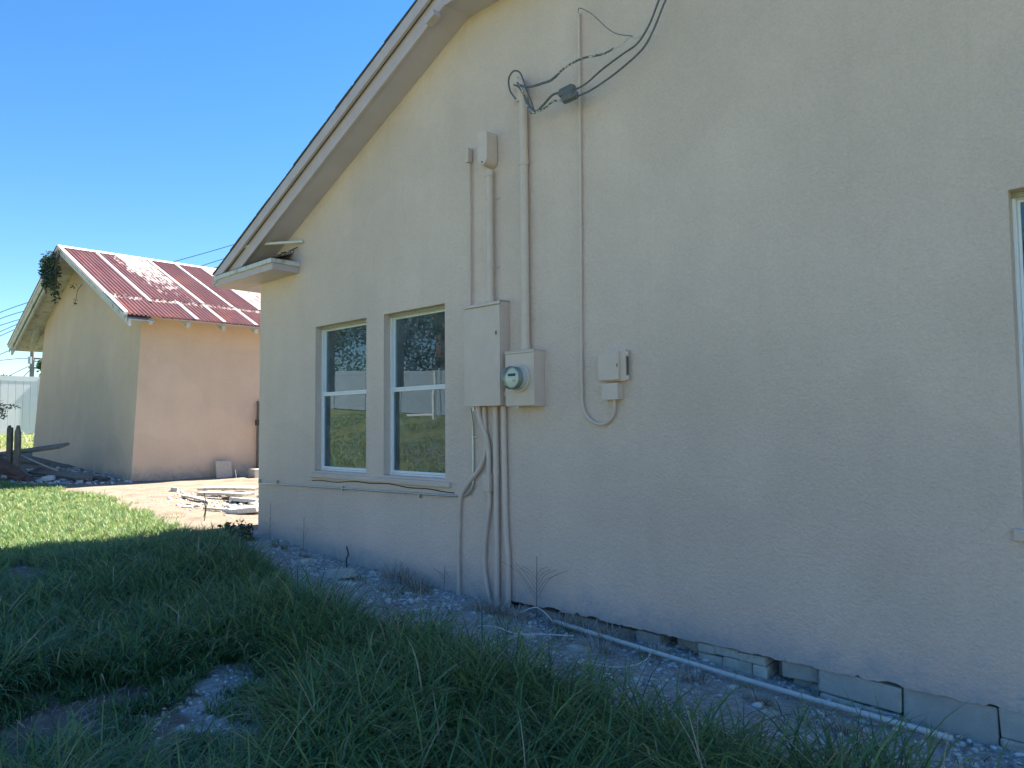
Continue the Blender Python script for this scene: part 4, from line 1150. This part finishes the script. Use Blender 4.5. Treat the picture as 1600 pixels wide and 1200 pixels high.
for i in range(18):
    x, y = -10.7 + q.gauss(0, .75), 5.25 + q.gauss(0, .4)
    if x > -9.0: continue
    if i % 3:
        o = slab('rubble_chunk', (x, y, q.uniform(0, .03)), q.uniform(.06, .14), q.uniform(.025, .06), ('rubble', 'block', 'stone')[i % 3], 'broken piece', 'rubble', (q.uniform(-.3, .3), q.uniform(-.3, .3), q.uniform(0, 3)), seed=500 + i, n=6, group='small broken pieces in the rubble')
        bits.append((x, y, o, 'broken concrete piece' if i % 3 == 1 else 'pale stone piece'))
    else:
        a_ = q.uniform(-.6, 1.2); L_ = q.uniform(.2, .45)
        o = plank('wood_scrap', gp(x, y, .02), gp(x + L_ * math.cos(a_), y + L_ * math.sin(a_), q.uniform(.03, .09)), .05, .02, 'pale_wood', 'wood scrap', 'wood scrap', group='wood scraps in the rubble')
        bits.append((x, y, o, 'splintered wood scrap'))
ORD = ['leftmost', 'second', 'third', 'fourth', 'fifth', 'sixth', 'seventh', 'eighth', 'ninth', 'tenth', 'eleventh', 'twelfth']
for kind_ in {k[3] for k in bits}:
    row = sorted([k for k in bits if k[3] == kind_], key=lambda k: (k[0] * rt.x + k[1] * rt.y) / (k[0] * fw.x + k[1] * fw.y))
    for j, k in enumerate(row):
        k[2]['label'] = ('leftmost small ' + kind_ if j == 0 else ORD[j] + ' small ' + kind_ + ' counted from the left') + ' in the sunny rubble heap'
# small debris on the sand and at the pile
def rocks(name, X, Y, size, m='rock', seed=2, lift=.0):
    ico = bmesh.new(); bmesh.ops.create_icosphere(ico, subdivisions=1, radius=1)
    bv = np.array([v.co[:] for v in ico.verts]); bf = np.array([[v.index for v in f.verts] for f in ico.faces]); ico.free()
    r = np.random.default_rng(seed); n = len(X)
    sc = size[:, None] * (.55 + .7 * r.random((n, 3))); sc[:, 2] *= .6
    th = r.random(n) * 6.28; c, s = np.cos(th), np.sin(th)
    P = bv[None] * (1 + .28 * r.normal(size=(n, len(bv), 1))) * sc[:, None]
    x = P[..., 0] * c[:, None] - P[..., 1] * s[:, None]; y = P[..., 0] * s[:, None] + P[..., 1] * c[:, None]
    V = np.stack([x + X[:, None], y + Y[:, None], P[..., 2] + (G(X, Y) + size * .12 + lift)[:, None]], -1).reshape(-1, 3)
    F = (bf[None] + (np.arange(n) * len(bv))[:, None, None]).reshape(-1, 3)
    return np_mesh(name, V, F, M[m], np.repeat(r.random(n), len(bv)))


def scatter(n, x0, x1, y0, y1, keep, seed):
    r = np.random.default_rng(seed); X = r.uniform(x0, x1, n); Y = r.uniform(y0, y1, n); k = keep(X, Y, r); return X[k], Y[k]


Xg, Yg = scatter(26000, -8.3, 1.2, 2.8, 4.45, lambda X, Y, r: masks(X, Y)[1] & (vnoise(X, Y, .5, 31) + .5 * vnoise(X, Y, .2, 32) > .45 + .4 * r.random(len(X)) - .05), 41)
Xp, Yp = scatter(5200, -4.4, -2.8, .6, 2.4, lambda X, Y, r: masks(X, Y)[1] & (r.random(len(X)) < .9), 42)
X_, Y_ = np.concatenate([Xg, Xp]), np.concatenate([Yg, Yp])
sz = .004 + .020 * rng.random(len(X_)) ** 4 + .016 * (rng.random(len(X_)) < .02)
sz = np.where(Y_ < 2.5, sz * .7, sz)
tag(rocks('gravel', X_, Y_, sz), 'pale limestone gravel strip along the foot of the house wall', 'gravel', kind='stuff')
Xd, Yd = scatter(1500, -17.5, -14.3, 2.9, 5.0, lambda X, Y, r: masks(X, Y)[2], 43)
Xe, Ye = scatter(1300, -12.4, -9.0, 4.3, 6.4, lambda X, Y, r: r.random(len(X)) < np.exp(-(((X + 10.8) / 1.1) ** 2 + ((Y - 5.2) / .7) ** 2)), 44)
X_, Y_ = np.concatenate([Xd, Xe]), np.concatenate([Yd, Ye])
tag(rocks('debris_chips', X_, Y_, .012 + .035 * rng.random(len(X_)) ** 3, seed=5), 'small chips of stone and wood scattered round the lumber pile and the rubble', 'debris', kind='stuff')

# bigger single stones in the gravel
for i, (x, y, r_, lb) in enumerate([(-5.75, 3.72, .20, 'flat whitish slab lying in the gravel below the left window'), (-5.45, 3.62, .09, 'pale stone beside the flat whitish slab'),
                                    (-3.45, 3.75, .07, 'grey stone in the gravel by the white wire'), (-3.05, 3.8, .09, 'dark stone inside the loop of white wire'),
                                    (-2.9, 3.62, .06, 'pale stone right of the white wire loop'), (-2.05, 3.92, .055, 'rounded stone between the pipe and the stone pier'),
                                    (-1.75, 3.72, .06, 'pale stone at the edge of the tall grass near the pipe'), (-1.5, 3.55, .07, 'flat stone by the grass, left of the pipe end'),
                                    (-6.4, 3.75, .12, 'pale flat stone near the house corner')]):
    slab('stone', (x, y), r_, max(.02, r_ * .38), 'rubble' if i not in (3,) else 'block', lb, 'stone', (random.uniform(-.15, .15), random.uniform(-.15, .15), random.uniform(0, 3)), seed=50 + i, n=7)

# white pipe on the gravel
pp = [(-3.46, 3.98, .155), (-2.2, 4.01, .10), (-.98, 4.04, .055)]
pp = [(-3.46, 4.02, .165), (-2.8, 4.00, .135), (-1.9, 3.97, .10), (-.97, 3.98, .065)]
o = MB().tube(spline(pp, 5), .0145, 16, cap=False).build('plastic_pipe', M['pvc'], smooth=True)
sm_ = o.modifiers.new('wall', 'SOLIDIFY'); sm_.thickness = .003; sm_.offset = -1
tag(o, 'long white plastic pipe lying on the gravel along the foot of the house wall', 'pipe')


def gwire(name, pts, r, label):
    P = [(x, y, Gz(x, y) + h) for x, y, h in pts]
    o = MB().tube(spline(P, 7), r, 7).build(name, M['white_wire'], smooth=True); return tag(o, label, 'wire')


gwire('white_cable', [(-3.82, 3.62, .02), (-3.62, 3.60, .06), (-3.45, 3.62, .05), (-3.3, 3.72, .06), (-3.15, 3.85, .05)], .0045, 'pale cable lying on the gravel at the edge of the tall grass')
gwire('white_cable', [(-3.42, 3.62, .05), (-3.42, 3.45, .03), (-3.22, 3.42, .03), (-3.0, 3.5, .03), (-2.82, 3.6, .02), (-2.66, 3.68, .02), (-2.58, 3.82, .04), (-2.62, 3.98, .06)], .003, 'thin white wire curling in a wide loop on the gravel')
gwire('white_cable', [(-3.78, 4.0, .04), (-3.68, 4.05, .09), (-3.58, 4.03, .09), (-3.46, 4.0, .05)], .004, 'short white wire arching up at the left end of the pipe')


# ------------------------------------------------------------------ blades
def blades(name, X, Y, H, W, lean, az, m, seed=1, seg=4, droop=.6, base=None, parent=None, rv=None, z=None):
    r = np.random.default_rng(seed); n = len(X)
    Z = G(X, Y) - .01 if z is None else z
    dx, dy = np.cos(az), np.sin(az)
    wz = az + math.pi / 2 + r.normal(0, .35, n); wx, wy = np.cos(wz), np.sin(wz)
    rows = []; t = np.linspace(0, 1, seg + 1)
    th0 = .12 + .35 * lean * r.random(n); th1 = np.minimum(th0 + lean * (1.3 + 1.3 * droop), 2.5)          # bend from root to tip
    hor = np.zeros(n); ver = np.zeros(n); pt_ = None
    tw = r.normal(0, .25, n)
    for i, s in enumerate(t):
        if i > 0:
            sm_ = (t[i - 1] + s) / 2; th = th0 + (th1 - th0) * sm_ ** 1.3
            hor = hor + H * np.sin(th) / seg; ver = ver + H * np.cos(th) / seg
        bend = tw * hor * s
        c = np.stack([X + dx * hor - dy * bend, Y + dy * hor + dx * bend, np.maximum(Z + ver, Z + .003)], 1)
        hw = (W / 2 * (.75 + .5 * s) * (1 - s ** 2.6) + .0003)[:, None] * np.stack([wx, wy, np.zeros(n)], 1)
        if i < seg: rows += [c - hw, c + hw]
        else: rows += [c]
    V = np.stack(rows, 1).reshape(-1, 3); nv = 2 * seg + 1
    f = []
    for i in range(seg - 1): a = 2 * i; f += [(a, a + 1, a + 3), (a, a + 3, a + 2)]
    a = 2 * (seg - 1); f += [(a, a + 1, a + 2)]
    F = (np.array(f)[None] + (np.arange(n) * nv)[:, None, None]).reshape(-1, 3)
    rv = r.random(n) if rv is None else rv
    if base is not None: V = V - np.array(base)
    return np_mesh(name, V, F, M[m], np.repeat(rv, nv), parent, smooth=True)


# the lawn, long grass near the camera: clumps of arching blades
def view(X, Y, mx=1.25):
    """inside a generous cone in front of the photographer"""
    d = X * fw.x + Y * fw.y; s = X * rt.x + Y * rt.y
    return (d > .8) & (np.abs(s) < d * .696 * mx + .5)


def tall(X, Y):
    """blade length of the lawn from place to place"""
    L = .15 + .10 * vnoise(X, Y, .9, 51) + .07 * (vnoise(X, Y, .35, 52) - .3)
    near_gravel = np.exp(-((Y - (3.0)) / .7) ** 2) * (X > -7.8)
    L = L + .07 * near_gravel * (X > -6.5) + .05 * np.clip((X + 4.2) / 1.6, 0, 1) * np.clip(1 - (X + 1.6) / 1.5, 0, 1)
    for ox, oy in ((0, .22), (.15, .15), (-.15, .15)):                       # shorter where the gravel begins
        s2, g3, o3 = masks(X + ox, Y + oy); L = np.where(g3, L * .62, L)
    L = L * np.clip(1.15 - .085 * np.clip(-X - 5.5, 0, 6), .5, 1.15)
    sd, gr, so = masks(X, Y)
    patchy = (vnoise(X, Y, .16, 57) > .56) & (Y < 2.6) & (gr | so) & (X > -5)          # tufts reclaim the bare patch
    return np.where(patchy, .075, np.where(sd | gr | so, 0, L))


def lawn(n_cl, x0, x1, y0, y1, per, hs, wid, seed, seg, name, label, arch=1.0):
    r = np.random.default_rng(seed)
    cx, cy = r.uniform(x0, x1, n_cl), r.uniform(y0, y1, n_cl)
    L = tall(cx, cy)
    k = view(cx, cy) & (L > 0) & ((vnoise(cx, cy, .45, 53) > .16) | (r.random(n_cl) < .5)); cx, cy, L = cx[k], cy[k], L[k]
    n = len(cx) * per
    X = np.repeat(cx, per); Y = np.repeat(cy, per); Lh = np.repeat(L * hs, per)
    a = r.random(n) * 6.283; rad = .05 * r.random(n) ** .5 * (Lh / .2)
    X = X + rad * np.cos(a); Y = Y + rad * np.sin(a)
    bias = np.repeat(r.random(len(cx)) * 6.283, per)
    az = a + .6 * np.sin(bias) + r.normal(0, .45, n)
    H = Lh * arch * (.45 + .85 * r.random(n)); lean = np.clip(.2 + 3 * rad + .6 * arch * r.random(n), .25, 1.3)
    rv = np.clip(np.repeat((.10 if arch > 1 else .28) + .5 * r.random(len(cx)), per) + .33 * (r.random(n) - .45), 0, .92); rv = np.where(r.random(n) < .045, 1, rv)  # sunlit short grass yellower, shaded long grass darker: light put into blade colour
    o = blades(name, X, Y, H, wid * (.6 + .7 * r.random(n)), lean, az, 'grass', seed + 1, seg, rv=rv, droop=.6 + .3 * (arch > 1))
    return tag(o, label, 'grass', kind='stuff'), n


tot = 0
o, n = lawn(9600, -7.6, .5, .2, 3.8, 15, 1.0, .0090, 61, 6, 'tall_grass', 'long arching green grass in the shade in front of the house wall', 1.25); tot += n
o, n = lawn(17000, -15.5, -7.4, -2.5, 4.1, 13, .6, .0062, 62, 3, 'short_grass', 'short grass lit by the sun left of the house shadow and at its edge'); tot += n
rr = np.random.default_rng(63)
X = rr.uniform(-8.2, .8, 60000); Y = rr.uniform(.2, 4.0, 60000); k = view(X, Y) & (tall(X, Y) > 0); X, Y = X[k], Y[k]
tag(blades('lawn_undergrowth', X, Y, .05 + .09 * rr.random(len(X)), .004 + .003 * rr.random(len(X)), .3 + .7 * rr.random(len(X)), rr.random(len(X)) * 6.28, 'grass', 64, 3, rv=.5 * rr.random(len(X))),
    'low undergrowth filling between the long grass clumps', 'grass', kind='stuff')
# sparse grass far left, toward the fence, and the bank behind that the windows mirror
X = rr.uniform(-30, -15, 26000); Y = rr.uniform(-4, 12, 26000); k = (view(X, Y)) & ~((X < -14.2) & (X > -21.4) & (Y > 4.8)) & ~masks(X, Y)[2]; X, Y = X[k], Y[k]
tag(blades('distant_grass', X, Y, .07 + .07 * rr.random(len(X)), .02 + .012 * rr.random(len(X)), .3 + .6 * rr.random(len(X)), rr.random(len(X)) * 6.28, 'grass', 65, 2, rv=.4 + .6 * rr.random(len(X))), 'sunny grass between the shed and the white fence', 'grass', kind='stuff')
X = rr.uniform(-26, 0, 60000); Y = rr.uniform(-9.5, 0, 60000); k = ~view(X, Y, 1.0) & (vnoise(X, Y, 1.3, 71) + .5 * vnoise(X, Y, .4, 72) > .5); X, Y = X[k], Y[k]
tag(blades('bank_grass', X, Y, .06 + .10 * rr.random(len(X)), .014 + .012 * rr.random(len(X)), .3 + .6 * rr.random(len(X)), rr.random(len(X)) * 6.28, 'grass', 69, 2, rv=.2 + .75 * rr.random(len(X))), 'rough grass on the bank mirrored in the windows', 'grass', kind='stuff')
# sparse blades creeping into gravel, soil and sand
X = rr.uniform(-14, .8, 90000); Y = rr.uniform(.4, 4.1, 90000); s_, g2, o2 = masks(X, Y)
k = view(X, Y) & (s_ | g2 | o2) & (vnoise(X, Y, .22, 55) > .72) & (X > -13) & (rr.random(len(X)) < .5); X, Y = X[k], Y[k]
tag(blades('creeping_grass', X, Y, .04 + .09 * rr.random(len(X)), .004 + .003 * rr.random(len(X)), .4 + .6 * rr.random(len(X)), rr.random(len(X)) * 6.28, 'grass', 66, 3), 'thin grass creeping over the gravel and bare soil', 'grass', kind='stuff')
# flat lying straw
X = rr.uniform(-8.2, .8, 16000); Y = rr.uniform(.5, 4.3, 16000); s_, g2, o2 = masks(X, Y); k = (g2 | o2); X, Y = X[k], Y[k]; n = len(X)
tag(blades('straw_litter', X, Y, .03 + .09 * rr.random(n), .0025 + .002 * rr.random(n), 1.15 + .5 * rr.random(n), rr.random(n) * 6.28, 'dry', 67, 3, droop=.85), 'dry straw scattered over the gravel', 'straw', kind='stuff')

# dry grass tufts along the wall
TUF = [(-5.25, 4.02, .20, 'big dry grass tuft below the right window, left of the conduits'), (-4.95, 3.98, .16, 'dry grass tuft between the big one and the lone conduit'),
       (-4.03, 3.95, .15, 'dry tuft at the foot of the conduit bundle'), (-3.8, 3.98, .13, 'dry tuft just right of the conduit bundle'),
       (-3.42, 4.06, .14, 'dry tuft at the left end of the white pipe'), (-3.2, 4.08, .15, 'dry tuft behind the white pipe near its left end'),
       (-2.98, 4.06, .14, 'dry tuft in front of the first gap under the stucco'), (-2.62, 4.06, .09, 'thin dry tuft in the dark gap left of the stone pier'),
       (-2.95, 3.86, .12, 'dry tuft beside the loop of white wire'), (-2.25, 3.85, .09, 'dry tuft in front of the stone pier'),
       (-1.85, 3.82, .08, 'small dry tuft before the dark gap right of the stone pier'), (-1.4, 3.78, .07, 'small dry tuft near the right end of the white pipe'),
       (-6.6, 3.9, .09, 'low dry tuft near the left end of the gravel'), (-7.2, 3.95, .08, 'low dry tuft by the house corner')]
for i, (x, y, h, lb) in enumerate(TUF):
    r = np.random.default_rng(100 + i); n = int(90 + 500 * h); a = r.random(n) * 6.28; rad = .10 * r.random(n) ** .6 * (h / .13)
    t = blades('dry_tuft', x + rad * np.cos(a) * 1.3, y + rad * np.sin(a) * .6, h * (.5 + .7 * r.random(n)), .003 + .002 * r.random(n), .2 + .8 * r.random(n), a + r.normal(0, .5, n), 'dry', 120 + i, 3, base=(x, y, Gz(x, y)))
    t.location = (x, y, Gz(x, y)); tag(t, lb, 'dry grass', 'dry grass tufts along the wall')

# slender dead weeds against the wall
def weed(x, y, h, label, n=7, spread=.5, r=.0022):
    t = thing('dead_weed', (x, y, Gz(x, y)), label, 'weed'); z = Gz(x, y); q = random.Random(int(-x * 100))
    b = MB().tube(spline([(x, y, z), (x + .01, y, z + h * .5), (x + .015, y, z + h)], 4), r, 5)
    b.build('stem', M['dry'], t)
    b = MB()
    for i in range(n):
        f = .35 + .55 * i / n; s = 1 if i % 2 else -1; L = h * spread * (1.1 - f) * q.uniform(.8, 1.3)
        b.tube(spline([(x + .01, y, z + h * f * .8), (x + s * L * .5, y + q.uniform(-.02, .02), z + h * f * .8 + L * .55), (x + s * L, y + q.uniform(-.03, .02), z + h * f * .8 + L * .8)], 3), r * .55, 4)
    b.build('branches', M['dry'], t); return t


M['dry_stem'] = M['dry']
weed(-3.68, 4.07, .46, 'branching dead weed standing against the wall right of the conduits', 10, .75, .0028)
weed(-4.72, 4.08, .22, 'small dead weed by the lone conduit', 6, .7)
weed(-6.95, 4.08, .36, 'dead weed against the wall left of the paired windows', 6, .6)
weed(-7.6, 4.05, .42, 'curved dead weed near the house corner', 5, .35)
o = MB().tube(spline([(-6.02, 4.0, .2), (-6.03, 4.0, .3), (-6.0, 4.0, .35), (-6.03, 4.0, .42)], 4), .007, 5).build('dark_twig', M['dark']); tag(o, 'dark twig sticking up from the gravel below the left window', 'twig')
# weed plant at the house corner
cw = thing('corner_weed', (-7.95, 3.85, Gz(-7.95, 3.85)), 'dark leafy weed growing at the foot of the house corner', 'weed')
leaves('foliage', [(-7.95, 3.9, .42), (-7.8, 3.85, .38), (-8.1, 3.8, .40)], [(.14, .12, .12), (.14, .1, .08), (.12, .1, .1)], [110, 90, 80], .05, 'leaf_dark', cw, 12, .6, np.array(cw.location))
MB().tube(spline([(-7.95, 3.87, .28), (-7.97, 3.88, .4), (-7.93, 3.9, .52)], 3), .005, 5).build('stem', M['bark'], cw)
# tiny white flowers and a scrap of netting in the grass
for i, (x, y, z, lb) in enumerate([(-1.95, 3.05, .22, 'pair of tiny white flowers above the grass before the gravel'), (-2.3, 2.75, .2, 'tiny white flower in the tall grass left of the others'), (-5.9, 2.9, .3, 'lone white speck of a flower in the grass before the house')]):
    f = thing('white_flower', (x, y, z), lb, 'flower')
    b = MB()
    for j in range(3):
        c = Vector((x + random.uniform(-.02, .02), y + random.uniform(-.02, .02), z + random.uniform(0, .03)))
        for k in range(5):
            a = k * 1.257; b.add([c, c + Vector((.007 * math.cos(a - .4), .007 * math.sin(a - .4), .004)), c + Vector((.011 * math.cos(a), .011 * math.sin(a), .005)), c + Vector((.007 * math.cos(a + .4), .007 * math.sin(a + .4), .004))], [(0, 1, 2, 3)])
    b.build('petals', M['white_wire'], f); MB().tube([(x, y, z - .2), (x + .005, y, z)], .0015, 4).build('stem', M['bark'], f)
b = MB(); q = random.Random(3)
for i in range(26):
    c = Vector((-2.86 + q.uniform(-.17, .17), 1.66 + q.uniform(-.04, .04), .17 + q.uniform(-.01, .02)))
    b.tube([c, c + Vector((q.uniform(-.035, .035), q.uniform(-.02, .02), q.uniform(-.012, .015)))], .0016, 4)
o = b.build('plastic_netting', M['white_wire']); tag(o, 'scrap of white netting caught in the tall grass by the bare gravel patch', 'netting')

# ------------------------------------------------------------------ fences
def vinyl_fence(p0, p1, label, pitch=.22, post_every=11, H=2.05, m='vinyl'):
    p0, p1 = Vector(p0), Vector(p1); d = (p1 - p0); L = d.length; d.normalize(); nrm = Vector((-d.y, d.x, 0))
    t = thing('vinyl_fence', (p0.x, p0.y, Gz(p0.x, p0.y)), label, 'fence')
    n = int(L / pitch); ang = math.atan2(d.y, d.x)
    src = None; psrc = None
    for i in range(n):
        c = p0 + d * (i + .5) * pitch; g = Gz(c.x, c.y)
        if src is None:
            b = MB(); w = pitch / 2 - .0025
            b.add([(-w, -.018, .0), (w, -.018, 0), (w, .018, 0), (-w, .018, 0), (-w, -.018, H - .2), (w, -.018, H - .2), (w, .018, H - .2), (-w, .018, H - .2)], [(3, 2, 1, 0), (4, 5, 6, 7), (0, 1, 5, 4), (1, 2, 6, 5), (2, 3, 7, 6), (3, 0, 4, 7)])
            src = b.build('board', M[m], None, bevel=.012, seg=1); src.parent = t
            src.location = Vector((c.x, c.y, g + .08)) - t.location; src.rotation_euler = (0, 0, ang)
        else: share(src, Vector((c.x, c.y, g + .08)) - t.location, (0, 0, ang), t)
        if i % post_every == 0:
            q = p0 + d * i * pitch
            if psrc is None:
                psrc = MB().box(-.065, .065, -.065, .065, 0, H + .02).prism([(-.08, -.08, H + .021), (.08, -.08, H + .021), (.08, .08, H + .021), (-.08, .08, H + .021)], (0, 0, .04)).build('post', M[m], None); psrc.parent = t
                psrc.location = Vector((q.x, q.y, g)) - t.location; psrc.rotation_euler = (0, 0, ang)
            else: share(psrc, Vector((q.x, q.y, g)) - t.location, (0, 0, ang), t)
            e = q + d * min(pitch * post_every, L - i * pitch); ge = Gz(e.x, e.y)
            MB().beam((q.x, q.y, g + H - .10), (e.x, e.y, ge + H - .10), .05, .17).build('top_rail', M[m], t)
            MB().beam((q.x, q.y, g + .10), (e.x, e.y, ge + .10), .05, .14).build('bottom_rail', M[m], t)
    return t


vinyl_fence((-30.0, -9.6), (-30.0, 16), 'white vinyl board fence beyond the shed at the left')
vinyl_fence((3.0, -9.7), (-29.9, -9.7), 'white vinyl fence, coloured grey as if shaded, on the bank that the windows mirror', H=1.72, m='vinyl_shaded')
# white post and rail catching the sun in the mirrored yard
gpz = Gz(-20.6, -8.9)
gt = thing('open_gate', (-20.6, -8.9, gpz), 'white gate upright and rail standing before the mirrored fence', 'gate')
MB().box(-20.65, -20.57, -8.95, -8.87, gpz, gpz + 1.75).build('upright', M['vinyl'], gt)
MB().box(-22.2, -20.651, -8.94, -8.88, gpz + .15, gpz + .22).build('rail', M['vinyl'], gt)

# ------------------------------------------------------------------ trees
def tree(x, y, H, R, n, leaf, label, m='leaf_dark', seed=1, group='trees beyond the white fences', clumps=16, trunk=.35, low=.2):
    z = Gz(x, y); t = thing('tree', (x, y, z), label, 'tree', group); q = random.Random(seed)
    b = MB(); b.tube(spline([(x, y, z), (x + .15, y, z + H * .3), (x - .1, y + .1, z + H * .62)], 3), [trunk * R * .22 * (1 - .09 * k) for k in range(7)], 8)
    cs, rs, ps = [], [], []
    for i in range(clumps):
        a = q.random() * 6.28; hh = z + H * q.uniform(low, .88); f = math.sqrt(max(.05, 1 - ((hh - z) / H - .5) ** 2 * 3.2)); rr_ = R * q.uniform(.25, .85) * f
        c = (x + rr_ * math.cos(a), y + rr_ * math.sin(a), hh); s = R * q.uniform(.26, .46)
        cs.append(c); rs.append((s, s, s * .75)); ps.append(int(n / clumps))
        b.tube(spline([(x, y, z + H * .3), ((x + c[0]) / 2, (y + c[1]) / 2, (z + H * .3 + hh) / 2 + .1), c], 3), [.06 * trunk * R, .05 * trunk * R, .04 * trunk * R, .03 * trunk * R, .025 * trunk * R, .02 * trunk * R, .01 * trunk * R], 5)
    cs.append((x, y, z + H * .6)); rs.append((R * .6, R * .6, H * .3)); ps.append(int(n / 5))
    b.build('trunk', M['bark'], t)
    leaves('crown', cs, rs, ps, leaf, m, t, seed, .7, np.array(t.location))
    return t


TR = [(-35, -12.5, 8.5, 3.2, 'dense dark tree behind the mirrored fence, farthest left'), (-29.5, -13, 9.5, 3.4, 'tallest dark tree behind the mirrored fence'),
      (-24.5, -12.4, 8.8, 3.2, 'dark spreading tree behind the middle of the mirrored fence'), (-19.5, -13, 9.2, 3.3, 'dark round tree behind the mirrored fence'),
      (-14.5, -12.6, 7.5, 2.9, 'mid-sized tree behind the mirrored fence'), (-9, -13, 6.0, 2.6, 'lower tree behind the mirrored fence'), (-3.5, -12.8, 5.0, 2.3, 'lowest tree at the right end of the mirrored fence')]
for i, (x, y, H, R_, lb) in enumerate(TR): tree(x, y, H * (1.3 if i < 5 else 1), R_ * (1.15 if i < 5 else 1), 9000, .17, lb, 'leaf_dark' if i % 3 else 'leaf_mid', 200 + i, low=.12)  # first five enlarged to shut out sky light from the shed gable
tree(-41.5, 7.1, 3.6, 1.1, 2600, .16, 'pale feathery tree top above the fence at the left edge', 'leaf_pale', 300, clumps=9, low=.35)
tree(-37.2, 9.3, 3.1, .8, 1600, .14, 'bright green bush top above the fence beside the utility pole', 'leaf_mid', 301, clumps=7, low=.35)
tree(-39.5, 8.0, 2.3, 1.3, 1200, .12, 'low greenery just showing along the top of the fence', 'leaf_mid', 302, clumps=7, low=.5)
# spiky tree top behind the shed roof
pt = thing('spiky_tree', (-34.2, 13.8, Gz(-34.2, 13.8)), 'spiky treetop just showing above the shed ridge', 'tree')
gz0 = Gz(-34.2, 13.8)
MB().tube([(-34.2, 13.8, gz0), (-34.2, 13.8, 6), (-34.15, 13.85, 9.0)], [.16, .1, .03], 7).build('trunk', M['bark'], pt)
b = MB()
for i in range(46):
    a = random.random() * 6.28; z0 = random.uniform(5.5, 8.9); L = .35 + .35 * (9.2 - z0) * .5
    c = Vector((-34.17, 13.83, z0)); e = c + Vector((L * math.cos(a) * .7, L * math.sin(a) * .7, L * .75)); s = Vector((-math.sin(a), math.cos(a), 0)) * .03
    b.add([c - s, c + s, c.lerp(e, .6) + s * 1.3, e, c.lerp(e, .6) - s * 1.3], [(0, 1, 2, 3, 4)])
b.build('crown', M['leaf_mid'], pt)
# far greenery so that no bare horizon shows
for i, (x, y) in enumerate([(-75, -12), (-78, 2), (-80, 16), (-72, 30), (-60, 40)]):
    tree(x, y, 4.2, 6, 2500, .7, ['distant low tree far left', 'distant low tree behind the utility pole', 'distant low tree behind the shed', 'distant low tree far behind the shed', 'distant low tree behind the house'][i], 'leaf_mid', 400 + i, low=.3, clumps=9)

# ------------------------------------------------------------------ utility pole and wires
up_ = thing('utility_pole', (-54.5, 12.6, Gz(-54.5, 12.6)), 'grey utility pole seen between the shed eave and the fence', 'utility pole')
zg = Gz(-54.5, 12.6)
MB().tube([(-54.5, 12.6, zg - .5), (-54.5, 12.6, 9.6)], [.15, .11], 10).build('pole', M['pole'], up_, smooth=True)
for z in (6.1, 5.5): MB().beam((-54.5, 12.4, z), (-54.3, 13.4, z), .1, .1).build('crossarm', M['pole'], up_)
MB().tube([(-54.42, 12.45, 5.75), (-54.42, 12.45, 6.2)], .12, 8).build('insulator', M['steel'], up_)
WR = [([(-57.7, 9.4, 7.7), (-55.2, 11.7, 9.4), (-49.9, 16.6, 11.4), (-45.3, 20.9, 13.1), (-41.4, 24.4, 14.7)], 'topmost overhead wire, passing behind both roofs'),
      ([(-57.7, 9.4, 7.4), (-55.1, 11.8, 9.0), (-49.9, 16.7, 10.5), (-45.8, 20.5, 12.2), (-41.5, 24.5, 14.0)], 'second overhead wire from the top'),
      ([(-57.7, 9.4, 7.0), (-55.2, 11.7, 8.5), (-49.9, 16.7, 10.1), (-46.0, 20.3, 11.7), (-41.5, 24.5, 13.5)], 'third overhead wire from the top'),
      ([(-57.7, 9.5, 6.8), (-55.3, 11.7, 8.2), (-54.5, 12.6, 8.8)], 'fourth overhead wire, ending at the pole top'),
      ([(-57.7, 9.5, 6.4), (-55.5, 11.5, 7.8), (-54.5, 12.6, 8.4)], 'fifth overhead wire, ending just under the pole top'),
      ([(-57.8, 9.5, 5.2), (-55.9, 11.2, 6.4), (-54.5, 12.6, 7.2)], 'overhead wire meeting the pole below the shed eave'),
      ([(-56.0, 11.2, 6.0), (-55.1, 12.0, 6.1), (-54.5, 12.6, 6.1)], 'level wire at the upper arm of the pole'),
      ([(-56.4, 10.9, 4.5), (-55.1, 12.0, 5.3), (-54.5, 12.6, 5.7)], 'wire rising to the lower arm of the pole'),
      ([(-56.4, 11.0, 4.1), (-55.2, 12.1, 4.8), (-54.5, 12.6, 5.5)], 'lowest wire rising to the pole')]
for pts, lb in WR:
    a0, a1 = Vector(pts[0]), Vector(pts[1]); pts = [tuple(a0 + (a0 - a1) * 3)] + pts
    o = MB().tube(spline(pts, 5), .022, 5).build('overhead_wire', M['wire']); tag(o, lb, 'wire', 'overhead wires')

print('blades', tot)
